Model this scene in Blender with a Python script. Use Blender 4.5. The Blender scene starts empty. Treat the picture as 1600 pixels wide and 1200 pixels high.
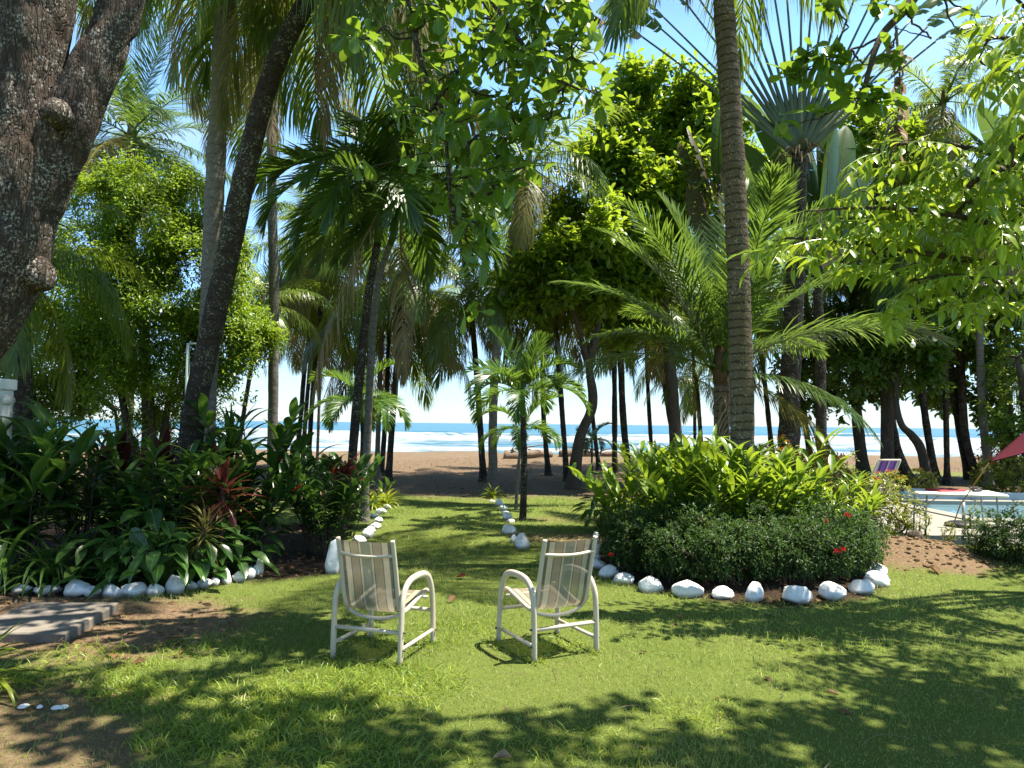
import bpy, math
import numpy as np
from mathutils import Vector, Matrix

rad = math.radians
C = bpy.context.scene
COL = C.collection
PI = math.pi

# ------------------------------------------------------------------ camera, sky, sun
CAMH, FPX, PITCH, ROLL = 1.75, 1142.0, 3.1, 0.62
cam_d = bpy.data.cameras.new("camera")
cam_d.sensor_width = 36
cam_d.lens = FPX / 1600 * 36
cam_d.clip_start, cam_d.clip_end = 0.1, 30000
cam = bpy.data.objects.new("camera", cam_d)
COL.objects.link(cam)
CM = Matrix.Rotation(rad(90 + PITCH), 4, 'X') @ Matrix.Rotation(rad(ROLL), 4, 'Z')
cam.matrix_world = Matrix.Translation((0, 0, CAMH)) @ CM
C.camera = cam

SUN = np.array([0.37, 0.04, 0.93]); SUN /= np.linalg.norm(SUN)
world = bpy.data.worlds.new("World"); C.world = world
world.use_nodes = True
wn = world.node_tree
sky = wn.nodes.new("ShaderNodeTexSky"); sky.sky_type = 'NISHITA'
sky.sun_disc = False
sky.sun_elevation = math.asin(SUN[2])
sky.sun_rotation = math.atan2(SUN[0], SUN[1])
sky.air_density, sky.dust_density, sky.ozone_density = 1.0, 0.0, 2.5
bg = wn.nodes["Background"]; bg.inputs[1].default_value = 0.05
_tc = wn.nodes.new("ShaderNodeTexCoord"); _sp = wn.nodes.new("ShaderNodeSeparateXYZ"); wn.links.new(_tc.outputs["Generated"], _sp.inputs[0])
_rp = wn.nodes.new("ShaderNodeValToRGB"); wn.links.new(_sp.outputs[2], _rp.inputs[0])  # sky multiplied by height: bright low down, dimmed overhead to deepen the shade
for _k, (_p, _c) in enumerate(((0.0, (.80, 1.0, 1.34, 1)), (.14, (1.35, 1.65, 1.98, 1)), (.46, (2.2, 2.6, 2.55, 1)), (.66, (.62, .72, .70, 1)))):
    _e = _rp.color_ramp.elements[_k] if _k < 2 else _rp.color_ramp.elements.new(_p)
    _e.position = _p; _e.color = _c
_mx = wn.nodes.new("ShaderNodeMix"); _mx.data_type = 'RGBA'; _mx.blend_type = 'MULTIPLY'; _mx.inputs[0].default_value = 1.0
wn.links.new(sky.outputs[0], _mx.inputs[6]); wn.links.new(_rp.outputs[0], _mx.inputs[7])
# thin high cloud, whiter towards the horizon
_nz = wn.nodes.new("ShaderNodeTexNoise"); _nz.inputs["Scale"].default_value = 3.2; _nz.inputs["Detail"].default_value = 6
_mp = wn.nodes.new("ShaderNodeMapping"); _mp.inputs["Scale"].default_value = (1, 1, 3.5); wn.links.new(_tc.outputs["Generated"], _mp.inputs[0]); wn.links.new(_mp.outputs[0], _nz.inputs["Vector"])
_cr = wn.nodes.new("ShaderNodeValToRGB"); wn.links.new(_nz.outputs[0], _cr.inputs[0])
_cr.color_ramp.elements[0].position = .46; _cr.color_ramp.elements[0].color = (0, 0, 0, 1); _cr.color_ramp.elements[1].position = .72; _cr.color_ramp.elements[1].color = (.42, .42, .42, 1)
_cm = wn.nodes.new("ShaderNodeMix"); _cm.data_type = 'RGBA'; _cm.inputs[7].default_value = (6.9, 7.5, 8.2, 1)
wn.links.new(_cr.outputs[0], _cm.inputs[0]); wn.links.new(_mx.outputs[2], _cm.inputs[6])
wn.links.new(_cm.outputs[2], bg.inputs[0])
sun_d = bpy.data.lights.new("sun", 'SUN')
sun_d.energy, sun_d.angle, sun_d.color = 5.0, rad(0.53), (1.0, 0.93, 0.80)
sun_o = bpy.data.objects.new("sun", sun_d); COL.objects.link(sun_o)
sun_o.rotation_euler = Vector(SUN).to_track_quat('Z', 'Y').to_euler()
C.view_settings.view_transform = 'Standard'
C.view_settings.look = 'None'
C.view_settings.exposure = 1.6
C.view_settings.gamma = 1
C.cycles.max_bounces = 7
C.cycles.diffuse_bounces = 4
C.cycles.glossy_bounces = 2
C.cycles.transmission_bounces = 5
C.cycles.caustics_reflective = False
C.cycles.caustics_refractive = False

# ------------------------------------------------------------------ helpers
def nrm(a): return a / np.maximum(np.linalg.norm(a, axis=-1, keepdims=True), 1e-9)
def ray(px, py):
    return np.array(CM @ Vector(((px - 800) / FPX, (600 - py) / FPX, -1, 0)))[:3]
def at(px, py, d):
    r = ray(px, py); return np.array([0, 0, CAMH]) + r * (d / r[1])
def grd(px, py, z=0.0):
    r = ray(px, py); return np.array([0, 0, CAMH]) + r * ((z - CAMH) / r[2])
def gx(px, d):
    """ground point at depth d in the vertical through the pixel column px"""
    r = ray(px, 662); x = r[0] * d / r[1]
    return np.array([x, d, gz(x, d)])

def _h(i, j, k, s):
    n = (i * 73856093) ^ (j * 19349663) ^ (k * 83492791) ^ (s * 2654435761 % 2147483647)
    n = (n ^ (n >> 13)) * 1274126177 & 0x7fffffff
    return ((n ^ (n >> 16)) & 0xffff) / 65535.0
def vnoise(P, sc=1.0, s=0):
    P = np.asarray(P, float) * sc
    i = np.floor(P).astype(np.int64); f = P - i; f = f * f * (3 - 2 * f)
    r = 0
    for a in (0, 1):
        for b in (0, 1):
            for c in (0, 1):
                w = (f[..., 0] if a else 1 - f[..., 0]) * (f[..., 1] if b else 1 - f[..., 1]) * (f[..., 2] if c else 1 - f[..., 2])
                r = r + w * _h(i[..., 0] + a, i[..., 1] + b, i[..., 2] + c, s)
    return r
def fbm(P, sc=1.0, s=0, o=3):
    r, a, t = 0, 1.0, 0
    for k in range(o):
        r = r + a * vnoise(P, sc * 2 ** k, s + k); t += a; a *= .5
    return r / t
def sstep(a, b, x):
    t = np.clip((x - a) / (b - a), 0, 1); return t * t * (3 - 2 * t)

class G:
    """collects geometry, builds ONE mesh"""
    def __init__(s): s.v = []; s.f = []; s.t = []; s.u = []; s.m = []; s.n = 0
    def add(s, V, F, t=0.5, uv=None, mi=0):
        V = np.asarray(V, float).reshape(-1, 3)
        for f in (F if isinstance(F, list) else [F]):
            f = np.asarray(f, np.int64)
            if len(f): s.f.append(f + s.n); s.m.append(np.full(len(f), mi))
        s.t.append(np.broadcast_to(np.asarray(t, float), (len(V),)))
        s.u.append(np.zeros((len(V), 2)) if uv is None else np.asarray(uv, float))
        s.v.append(V); s.n += len(V)
        return s
    def mesh(s, name, mats, smooth=True, org=None):
        V = np.concatenate(s.v)
        if org is not None: V = V - np.asarray(org)
        me = bpy.data.meshes.new(name)
        me.vertices.add(len(V)); me.vertices.foreach_set("co", V.astype(np.float32).ravel())
        loops = np.concatenate([f.ravel() for f in s.f])
        tot = np.concatenate([np.full(len(f), f.shape[1]) for f in s.f])
        start = np.concatenate([[0], np.cumsum(tot)[:-1]])
        me.loops.add(len(loops)); me.loops.foreach_set("vertex_index", loops.astype(np.int32))
        me.polygons.add(len(tot)); me.polygons.foreach_set("loop_start", start.astype(np.int32))
        me.polygons.foreach_set("material_index", np.concatenate(s.m).astype(np.int32))
        me.polygons.foreach_set("use_smooth", np.full(len(tot), smooth))
        uvl = me.uv_layers.new(name="uv")
        uvl.data.foreach_set("uv", np.concatenate(s.u)[loops].astype(np.float32).ravel())
        a = me.attributes.new("tint", 'FLOAT', 'POINT'); a.data.foreach_set("value", np.concatenate(s.t).astype(np.float32))
        for m in (mats if isinstance(mats, (list, tuple)) else [mats]): me.materials.append(m)
        me.update(calc_edges=True)
        return me
    def build(s, name, mats, parent=None, smooth=True, local=False, origin=None):
        """local=True: coordinates are already in the parent's space"""
        org = origin
        if parent is not None and not local: org = np.array(parent.location)
        me = s.mesh(name, mats, smooth, org)
        o = mobj(name, me, parent)
        if origin is not None: o.location = origin
        return o

def mobj(name, me, parent=None):
    o = bpy.data.objects.new(name, me); COL.objects.link(o)
    if parent is not None: o.parent = parent
    return o
def tag(o, label=None, cat=None, group=None, kind=None):
    if label: o["label"] = label
    if cat: o["category"] = cat
    if group: o["group"] = group
    if kind: o["kind"] = kind
    return o
def thing(name, label, cat, loc=(0, 0, 0), rz=0.0, group=None, scale=1.0):
    o = bpy.data.objects.new(name, None); COL.objects.link(o)
    o.empty_display_size = .2
    o.location = loc; o.rotation_euler = (0, 0, rz); o.scale = (scale,) * 3
    return tag(o, label, cat, group)

def catmull(P, n=8):
    P = np.asarray(P, float)
    Q = np.vstack([2 * P[0] - P[1], P, 2 * P[-1] - P[-2]]); out = []
    for i in range(1, len(Q) - 2):
        a, b, c, d = Q[i - 1], Q[i], Q[i + 1], Q[i + 2]
        for t in np.linspace(0, 1, n, endpoint=False):
            out.append(.5 * (2 * b + (c - a) * t + (2 * a - 5 * b + 4 * c - d) * t * t + (3 * b - a - 3 * c + d) * t ** 3))
    out.append(P[-1]); return np.array(out)

def tube(path, r, k=8, cap=True, flat=1.0, up=None):
    """swept tube -> V, faces, uv (u 0..1 round, v metres along)"""
    P = np.asarray(path, float); n = len(P)
    r = np.broadcast_to(np.asarray(r, float), (n,))
    T = nrm(np.gradient(P, axis=0))
    ref = np.array([0, 0, 1.0]) if up is None else np.asarray(up, float)
    if abs(T[0] @ ref) > .95: ref = np.array([1.0, 0, 0])
    A = np.zeros_like(P); a = nrm(np.cross(T[0], ref))
    for i in range(n):
        a = nrm(a - T[i] * (a @ T[i])); A[i] = a
    B = np.cross(T, A)
    th = np.linspace(0, 2 * PI, k, endpoint=False)
    V = P[:, None] + r[:, None, None] * (A[:, None] * np.cos(th)[None, :, None] + B[:, None] * (np.sin(th) * flat)[None, :, None])
    i = np.arange(n - 1)[:, None] * k; j = np.arange(k)[None]; j2 = (j + 1) % k
    F = [np.stack([i + j, i + j2, i + k + j2, i + k + j], -1).reshape(-1, 4)]
    if cap:
        F.append(np.arange(k)[::-1][None]); F.append((np.arange(k) + (n - 1) * k)[None])
    L = np.concatenate([[0], np.cumsum(np.linalg.norm(np.diff(P, axis=0), axis=1))])
    uv = np.stack(np.broadcast_arrays((th / (2 * PI))[None], L[:, None]), -1).reshape(-1, 2)
    return V.reshape(-1, 3), F, uv
def add_tube(g, path, r, k=8, t=.5, mi=0, cap=True, flat=1.0, up=None):
    V, F, uv = tube(path, r, k, cap, flat, up); g.add(V, F, t, uv, mi)
def add_box(g, c, s, rz=0, t=.5, mi=0, bev=0.0):
    c = np.asarray(c, float); h = np.asarray(s, float) / 2
    if bev <= 0:
        V = np.array([[x, y, z] for z in (-1, 1) for y in (-1, 1) for x in (-1, 1)], float) * h
        F = np.array([[0, 2, 3, 1], [4, 5, 7, 6], [0, 1, 5, 4], [2, 6, 7, 3], [0, 4, 6, 2], [1, 3, 7, 5]])
    else:
        b = min(bev, h.min() * .9)
        ring = []
        for z, ins in ((-h[2], b), (-h[2] + b, 0), (h[2] - b, 0), (h[2], b)):
            x, y = h[0] - ins, h[1] - ins; q = b
            ring += [[x - q, -y, z], [x, -y + q, z], [x, y - q, z], [x - q, y, z], [-x + q, y, z], [-x, y - q, z], [-x, -y + q, z], [-x + q, -y, z]]
        V = np.array(ring); j = np.arange(8)
        F = [np.concatenate([np.stack([k * 8 + j, k * 8 + (j + 1) % 8, k * 8 + 8 + (j + 1) % 8, k * 8 + 8 + j], -1) for k in range(3)]),
             j[::-1][None], (j + 24)[None]]
    cs, sn = math.cos(rz), math.sin(rz)
    V = V @ np.array([[cs, sn, 0], [-sn, cs, 0], [0, 0, 1]]) + c
    g.add(V, F, t, V[:, :2], mi)

# ------------------------------------------------------------------ leaf templates, instancing
def leaf_t(x, w, fold=.15, arch=.15):
    x = np.array(x, float); w = np.array(w, float); n = len(x)
    V = np.zeros((n, 3, 3))
    V[:, :, 0] = x[:, None]
    V[:, 0, 1] = w; V[:, 2, 1] = -w
    V[:, 0, 2] = V[:, 2, 2] = w * fold * 2
    V[:, :, 2] -= (arch * x ** 2)[:, None]
    i = np.arange(n - 1)[:, None] * 3
    F = np.concatenate([np.stack([i + j, i + j + 3, i + j + 4, i + j + 1], -1).reshape(-1, 4) for j in (0, 1)])
    return V.reshape(-1, 3), F
OBOV = leaf_t([0, .18, .42, .68, .88, 1], [.015, .07, .18, .27, .22, .05], .16, .18)
OBOV_LO = leaf_t([0, .5, .85, 1], [.02, .19, .24, .05], .2, .15)
LANC = leaf_t([0, .12, .35, .6, .82, 1], [.015, .06, .1, .095, .055, .004], .25, .3)
BROAD = leaf_t([0, .12, .35, .6, .82, 1], [.02, .14, .22, .2, .11, .005], .15, .3)
OVAT = leaf_t([0, .3, .65, 1], [.02, .2, .17, .01], .2, .2)
TINY = (np.array([[0, 0, 0], [.45, .27, .06], [1, 0, -.08], [.45, -.27, .06]]), np.array([[0, 1, 2], [0, 2, 3]]))
STRAP = leaf_t(np.linspace(0, 1, 8), [.022, .028, .03, .03, .028, .023, .014, .001], .3, 0)

def orient(D, U):
    X = nrm(D); Y = nrm(np.cross(U, X)); Z = np.cross(X, Y)
    return np.stack([X, Y, Z], -1)
def inst(g, tm, pos, R, sc, tint, mi=0):
    tv, tf = tm; n = len(pos); m = len(tv)
    sc = np.asarray(sc, float)
    sc = sc[:, None, None] if sc.ndim == 1 else (sc[:, None, :] if sc.ndim == 2 else sc)
    V = np.einsum('nij,nmj->nmi', R, tv[None] * sc) + pos[:, None]
    F = (tf[None] + (np.arange(n) * m)[:, None, None]).reshape(-1, tf.shape[1])
    g.add(V.reshape(-1, 3), F, np.repeat(np.broadcast_to(tint, (n,)), m), np.tile(tv[:, :2], (n, 1)), mi)

def rosettes(g, cen, out, per, size, tm, rng, pitch=(.3, 1.1), droop=.25, spread=.03):
    """leaf whorls round twig tips: cen (n,3), out (n,3) twig directions"""
    n = len(cen); N = n * per
    c = np.repeat(cen, per, 0); o = np.repeat(nrm(out), per, 0)
    az = np.tile(np.arange(per) * 2.4, n) + np.repeat(rng.uniform(0, 6.28, n), per)
    ref = np.where(np.abs(o[:, 2:3]) > .9, np.array([[1., 0, 0]]), np.array([[0, 0, 1.]]))
    a = nrm(np.cross(o, ref)); b = np.cross(o, a)
    ph = rng.uniform(pitch[0], pitch[1], N)
    d = o * np.cos(ph)[:, None] + (a * np.cos(az)[:, None] + b * np.sin(az)[:, None]) * np.sin(ph)[:, None]
    d[:, 2] -= droop * rng.uniform(.2, 1.4, N)
    d = nrm(d)
    u = np.array([0, 0, 1.]) + rng.normal(0, .35, (N, 3)) + o * .3
    s = size * rng.uniform(.65, 1.25, N)
    p = c + rng.normal(0, spread, (N, 3))
    s = s[:, None] * np.stack([np.ones(N), rng.uniform(.72, 1.15, N), rng.uniform(-.4, 2.4, N)], -1)
    inst(g, tm, p, orient(d, u), s, np.clip(np.repeat(rng.uniform(0, 1, n), per) * .6 + rng.uniform(0, .4, N), 0, 1))

def grow(g, roots, targets, r_tip=.006, r_max=.2, k=5, sag=.0, rng=None, mi=0, pw=.5, wig=.06):
    """branches from the root points to every target, each joined to the nearest wood already grown"""
    nodes = [np.array(p, float) for p in roots]; par = [-1] * len(nodes)
    T = np.asarray(targets, float)
    rp = np.array(nodes)
    dist = np.min(np.linalg.norm(T[:, None] - rp[None], axis=2), 1)
    order = np.argsort(dist); ends = []; segs = []
    arr = np.zeros((len(nodes) + 4 * len(T) + 8, 3)); arr[:len(nodes)] = rp; nn = len(nodes)
    depth = np.zeros(len(arr)); 
    for q in order:
        t = T[q]; dd = np.linalg.norm(arr[:nn] - t, axis=1) + depth[:nn] * .12
        p = int(np.argmin(dd)); a = arr[p]; L = np.linalg.norm(t - a); prev = p
        for s in (.35, .7, 1.0):
            pt = a + (t - a) * s
            if s < 1: pt = pt + rng.normal(0, wig * L, 3) + np.array([0, 0, sag * L * (s * (1 - s)) * 4])
            arr[nn] = pt; par.append(prev); depth[nn] = depth[p] + L * s; prev = nn; nn += 1
    cnt = np.zeros(nn); cnt[len(roots):] = 1. / 3
    for i in range(nn - 1, -1, -1):
        if par[i] >= 0: cnt[par[i]] += cnt[i]
    R = np.minimum(r_tip * np.maximum(cnt, .5) ** pw, r_max)
    kids = {}
    for i in range(nn):
        if par[i] >= 0: kids.setdefault(par[i], []).append(i)
    for q in range(len(T)):
        base = len(roots) + 3 * q
        ids = [par[base], base, base + 1, base + 2]
        P = arr[ids]; rr = np.array([min(R[par[base]], R[base] * 1.15), R[base], R[base + 1], R[base + 2]])
        add_tube(g, catmull(P, 3), np.interp(np.linspace(0, 3, 10), range(4), rr), k, mi=mi, cap=False)
    return arr[:nn]

# ------------------------------------------------------------------ materials
def N(nt, typ, **kw):
    n = nt.nodes.new(typ)
    for k, v in kw.items():
        if k.startswith("i_"):
            key = k[2:]; n.inputs[int(key) if key.isdigit() else key].default_value = v
        else: setattr(n, k, v)
    return n
def newmat(name):
    m = bpy.data.materials.new(name); m.use_nodes = True
    nt = m.node_tree; b = nt.nodes["Principled BSDF"]
    return m, nt, b, nt.links.new
def ramp(nt, stops, interp='LINEAR'):
    r = nt.nodes.new("ShaderNodeValToRGB"); r.color_ramp.interpolation = interp
    e = r.color_ramp.elements
    while len(e) < len(stops): e.new(.5)
    for x, (p, c) in zip(e, stops): x.position = p; x.color = (*c, 1) if len(c) == 3 else c
    return r
def mixc(nt, fac, a, b):
    n = nt.nodes.new("ShaderNodeMix"); n.data_type = 'RGBA'
    for sock, val in ((n.inputs[0], fac), (n.inputs[6], a), (n.inputs[7], b)):
        if hasattr(val, "is_output"): nt.links.new(val, sock)
        elif isinstance(val, (int, float)): sock.default_value = val
        else: sock.default_value = (*val, 1)
    return n.outputs[2]
def mth(nt, op, a, b=None):
    n = nt.nodes.new("ShaderNodeMath"); n.operation = op
    for i, v in enumerate((a, b)):
        if v is None: continue
        if hasattr(v, "is_output"): nt.links.new(v, n.inputs[i])
        else: n.inputs[i].default_value = v
    return n.outputs[0]
def bump(nt, b, h, strength=.5, dist=.02):
    n = N(nt, "ShaderNodeBump", i_Strength=strength, i_Distance=dist)
    nt.links.new(h, n.inputs["Height"]); nt.links.new(n.outputs[0], b.inputs["Normal"])

WARM = {'coconut_leaf', 'feather_palm_leaf', 'almond_leaf', 'far_almond_leaf', 'dark_almond_leaf', 'bush_leaf', 'bright_leaf', 'pale_ginger_leaf', 'pale_hedge_leaf', 'pale_strap_leaf', 'broad_grass_blade'}
def leaf_mat(name, c0, c1, tr, trans=.4, rough=.42, spec=.4, c2=None, vein=0.0):
    """leaf blade: varied green, a waxy sheen, light passing through"""
    if name in WARM: c0, c1, tr = (c0[0] * 1.4, c0[1] * 1.25, c0[2]), (c1[0] * 1.4, c1[1] * 1.22, c1[2]), (min(.8, tr[0] * 1.35), min(.85, tr[1] * 1.15), tr[2])
    m, nt, b, L = newmat(name)
    at_ = N(nt, "ShaderNodeAttribute", attribute_name="tint")
    oi = N(nt, "ShaderNodeObjectInfo")
    f = mth(nt, 'ADD', at_.outputs["Fac"], mth(nt, 'MULTIPLY', mth(nt, 'SUBTRACT', oi.outputs["Random"], .5), .25))
    st = [(0.0, c0), (.85, c1)]
    if c2: st = [(0.0, c0), (.8, c1), (.955, c1), (.985, c2)]
    r = ramp(nt, st); L(f, r.inputs[0])
    tcn = N(nt, "ShaderNodeTexCoord"); nz = N(nt, "ShaderNodeTexNoise", i_Scale=9.0, i_Detail=2.0)
    L(tcn.outputs["Object"], nz.inputs["Vector"])
    colr = mixc(nt, mth(nt, 'MULTIPLY', nz.outputs[0], .4), r.outputs[0], tuple(x * .6 for x in c0))
    if vein > 0:
        uvn = N(nt, "ShaderNodeUVMap"); sp = N(nt, "ShaderNodeSeparateXYZ"); L(uvn.outputs[0], sp.inputs[0])
        ay = mth(nt, 'ABSOLUTE', sp.outputs[1])
        v1 = mth(nt, 'LESS_THAN', ay, .012)
        wv = mth(nt, 'SINE', mth(nt, 'MULTIPLY', mth(nt, 'SUBTRACT', sp.outputs[0], ay), 62.0))
        v2 = mth(nt, 'MULTIPLY', mth(nt, 'GREATER_THAN', wv, .82), .45)
        colr = mixc(nt, mth(nt, 'MULTIPLY', mth(nt, 'MAXIMUM', v1, v2), vein), colr, tuple(min(1, x * 1.9 + .02) for x in c1))
    L(colr, b.inputs["Base Color"])
    b.inputs["Roughness"].default_value = rough
    b.inputs["Specular IOR Level"].default_value = spec
    tl = N(nt, "ShaderNodeBsdfTranslucent")
    tc = mixc(nt, .45, r.outputs[0], tr); L(tc, tl.inputs[0])
    mx = N(nt, "ShaderNodeMixShader"); mx.inputs[0].default_value = trans
    L(b.outputs[0], mx.inputs[1]); L(tl.outputs[0], mx.inputs[2])
    L(mx.outputs[0], nt.nodes["Material Output"].inputs[0])
    return m
M = {}
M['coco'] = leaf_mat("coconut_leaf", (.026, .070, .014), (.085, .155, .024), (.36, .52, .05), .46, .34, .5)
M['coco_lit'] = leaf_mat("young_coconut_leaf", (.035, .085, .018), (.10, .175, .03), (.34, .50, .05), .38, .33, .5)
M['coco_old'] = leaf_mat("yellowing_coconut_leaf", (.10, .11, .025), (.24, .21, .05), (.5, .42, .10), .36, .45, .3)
M['dead'] = leaf_mat("dry_palm_leaf", (.16, .115, .07), (.36, .28, .18), (.5, .38, .2), .32, .6, .2)
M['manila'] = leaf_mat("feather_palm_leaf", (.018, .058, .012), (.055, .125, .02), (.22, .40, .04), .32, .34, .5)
M['manila_lit'] = leaf_mat("sunlit_feather_palm_leaf", (.035, .10, .016), (.10, .19, .025), (.34, .52, .05), .38, .34, .5)  # lighter copy of the feather palm leaf, sunlight put into the colour
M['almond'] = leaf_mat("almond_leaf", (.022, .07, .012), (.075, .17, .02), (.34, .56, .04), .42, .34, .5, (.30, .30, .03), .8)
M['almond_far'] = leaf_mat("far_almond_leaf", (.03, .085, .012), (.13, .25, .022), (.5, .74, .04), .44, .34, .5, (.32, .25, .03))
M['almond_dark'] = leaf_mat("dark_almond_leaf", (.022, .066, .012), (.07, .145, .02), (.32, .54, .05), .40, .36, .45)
M['bush'] = leaf_mat("bush_leaf", (.022, .075, .010), (.12, .22, .02), (.42, .66, .04), .43, .36, .45)
M['bright'] = leaf_mat("bright_leaf", (.06, .15, .016), (.16, .27, .025), (.48, .68, .04), .46, .3, .55, None, .6)
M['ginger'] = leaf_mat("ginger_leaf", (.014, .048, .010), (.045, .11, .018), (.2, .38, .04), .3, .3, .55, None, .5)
M['ginger_lit'] = leaf_mat("pale_ginger_leaf", (.045, .11, .014), (.115, .215, .022), (.42, .62, .04), .42, .32, .5, None, .5)  # sunlit copy of the ginger leaf: sun's brightness put into its green
M['broad'] = leaf_mat("broad_leaf", (.012, .045, .008), (.05, .12, .018), (.16, .34, .04), .28, .28, .55, (.14, .22, .04), .9)
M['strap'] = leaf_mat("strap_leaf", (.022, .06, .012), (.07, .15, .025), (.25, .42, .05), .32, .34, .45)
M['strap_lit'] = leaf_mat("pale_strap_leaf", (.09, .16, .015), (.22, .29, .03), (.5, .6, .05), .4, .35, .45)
M['maroon'] = leaf_mat("maroon_leaf", (.03, .010, .012), (.10, .022, .022), (.30, .05, .04), .3, .34, .5)
M['brom'] = leaf_mat("red_rosette_leaf", (.09, .022, .018), (.2, .05, .035), (.42, .10, .06), .3, .36, .45)
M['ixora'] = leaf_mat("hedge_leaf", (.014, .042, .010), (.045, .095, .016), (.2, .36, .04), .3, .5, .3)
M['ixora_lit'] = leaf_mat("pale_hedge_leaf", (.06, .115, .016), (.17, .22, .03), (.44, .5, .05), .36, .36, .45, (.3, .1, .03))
M['grass'] = leaf_mat("grass_blade", (.11, .175, .024), (.38, .455, .13), (.58, .70, .15), .40, .5, .25, (.34, .28, .12))
M['turf'] = leaf_mat("broad_grass_blade", (.085, .165, .026), (.22, .32, .055), (.45, .58, .08), .36, .42, .35)
M['petiole'] = leaf_mat("fan_stalk", (.045, .065, .028), (.10, .125, .055), (.25, .3, .12), .12, .45, .3)
M['paddle_brown'] = leaf_mat("brown_paddle_leaf", (.05, .048, .025), (.10, .085, .05), (.2, .17, .07), .25, .5, .3)
M['banana'] = leaf_mat("paddle_leaf", (.03, .075, .02), (.075, .14, .04), (.26, .40, .07), .34, .28, .55)
M['flower'] = leaf_mat("red_flower", (.38, .012, .02), (.6, .04, .03), (.7, .05, .04), .25, .5, .3)
M['orange'] = leaf_mat("orange_flower", (.5, .08, .015), (.62, .18, .04), (.7, .2, .04), .25, .5, .3)
M['pale_flower'] = leaf_mat("cream_flower", (.6, .5, .38), (.75, .66, .5), (.7, .6, .4), .25, .5, .3)
M['litter'] = leaf_mat("fallen_leaf", (.06, .032, .014), (.2, .115, .05), (.3, .16, .06), .15, .65, .2)

def bark(name, c0, c1, lich, sc=1.0, lichen=.35, bstr=.8, bd=.03, ring=0.0, moss=None, rk=.32, rw=2.2):
    m, nt, b, L = newmat(name)
    tc = N(nt, "ShaderNodeTexCoord")
    mp = N(nt, "ShaderNodeMapping"); mp.inputs["Scale"].default_value = (sc, sc, sc * (.2 if ring == 0 else 1.0))
    L(tc.outputs["Object"], mp.inputs[0])
    n1 = N(nt, "ShaderNodeTexNoise", i_Scale=11.0, i_Detail=6.0, i_Roughness=.65); L(mp.outputs[0], n1.inputs["Vector"])
    vo = N(nt, "ShaderNodeTexVoronoi", i_Scale=14.0, feature='DISTANCE_TO_EDGE'); nd = N(nt, "ShaderNodeTexNoise", i_Scale=5.0, i_Detail=3.0); L(mp.outputs[0], nd.inputs["Vector"])
    va = N(nt, "ShaderNodeVectorMath", operation='MULTIPLY_ADD'); L(nd.outputs["Color"], va.inputs[0]); va.inputs[1].default_value = (.35, .35, .35); L(mp.outputs[0], va.inputs[2])
    L(va.outputs[0], vo.inputs["Vector"])
    n2 = N(nt, "ShaderNodeTexNoise", i_Scale=3.1 * sc, i_Detail=5.0, i_Roughness=.7); L(tc.outputs["Object"], n2.inputs["Vector"])
    n3 = N(nt, "ShaderNodeTexNoise", i_Scale=26.0 * sc, i_Detail=4.0, i_Roughness=.6); L(tc.outputs["Object"], n3.inputs["Vector"])
    base = mixc(nt, n1.outputs[0], c0, c1)
    h = mth(nt, 'ADD', n1.outputs[0], mth(nt, 'MULTIPLY', mth(nt, 'MINIMUM', vo.outputs[0], .12), 4.0 if ring == 0 else .5))
    if ring > 0:
        uvn = N(nt, "ShaderNodeUVMap"); sp = N(nt, "ShaderNodeSeparateXYZ"); L(uvn.outputs[0], sp.inputs[0])
        v = mth(nt, 'ADD', mth(nt, 'MULTIPLY', sp.outputs[1], 1 / ring), mth(nt, 'MULTIPLY', n2.outputs[0], rw))
        fr = mth(nt, 'FRACT', v)
        rg = mth(nt, 'GREATER_THAN', fr, .78)
        base = mixc(nt, mth(nt, 'MULTIPLY', rg, rk), base, tuple(x * .45 for x in c0))
        h = mth(nt, 'ADD', h, mth(nt, 'MULTIPLY', fr, 1.1))
    lr = ramp(nt, [(.60 - lichen * .2, (0, 0, 0)), (.66 - lichen * .2, (1, 1, 1))]); L(n3.outputs[0], lr.inputs[0])
    l2 = ramp(nt, [(.45, (0, 0, 0)), (.6, (1, 1, 1))]); L(n2.outputs[0], l2.inputs[0])
    fac = mth(nt, 'MULTIPLY', mth(nt, 'MULTIPLY', lr.outputs[0], l2.outputs[0]), .8)
    base = mixc(nt, fac, base, lich)
    if moss:
        ms = ramp(nt, [(.5, (0, 0, 0)), (.68, (1, 1, 1))]); L(n2.outputs[0], ms.inputs[0])
        base = mixc(nt, mth(nt, 'MULTIPLY', ms.outputs[0], .5), base, moss)
    L(base, b.inputs["Base Color"])
    b.inputs["Roughness"].default_value = .9; b.inputs["Specular IOR Level"].default_value = .15
    bump(nt, b, h, bstr, bd)
    return m
M['bark'] = bark("rough_bark", (.020, .015, .011), (.115, .085, .065), (.42, .40, .35), 2.6, .40, 1.0, .03)
M['twig'] = bark("twig_bark", (.045, .032, .022), (.13, .1, .07), (.28, .26, .22), 2.0, .1)
M['palm_dark'] = bark("dark_palm_bark", (.018, .014, .011), (.07, .054, .042), (.40, .39, .34), 1.4, .30, .9, .03, .13, (.05, .06, .02))
M['palm_ring'] = bark("ringed_palm_bark", (.085, .064, .045), (.225, .175, .125), (.44, .41, .35), 1.4, .3, 1.0, .03, .11, None, .75, 1.1)
M['palm_grey'] = bark("grey_palm_bark", (.10, .088, .075), (.21, .19, .165), (.36, .34, .31), 1.4, .3, .7, .02, .14)
M['tree_dark'] = bark("dark_tree_bark", (.04, .03, .022), (.12, .095, .07), (.26, .24, .2), 1.2, .2, .8, .03)
M['drift'] = bark("driftwood", (.12, .085, .06), (.27, .21, .155), (.35, .3, .25), 1.0, .1, .7, .03)

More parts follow.
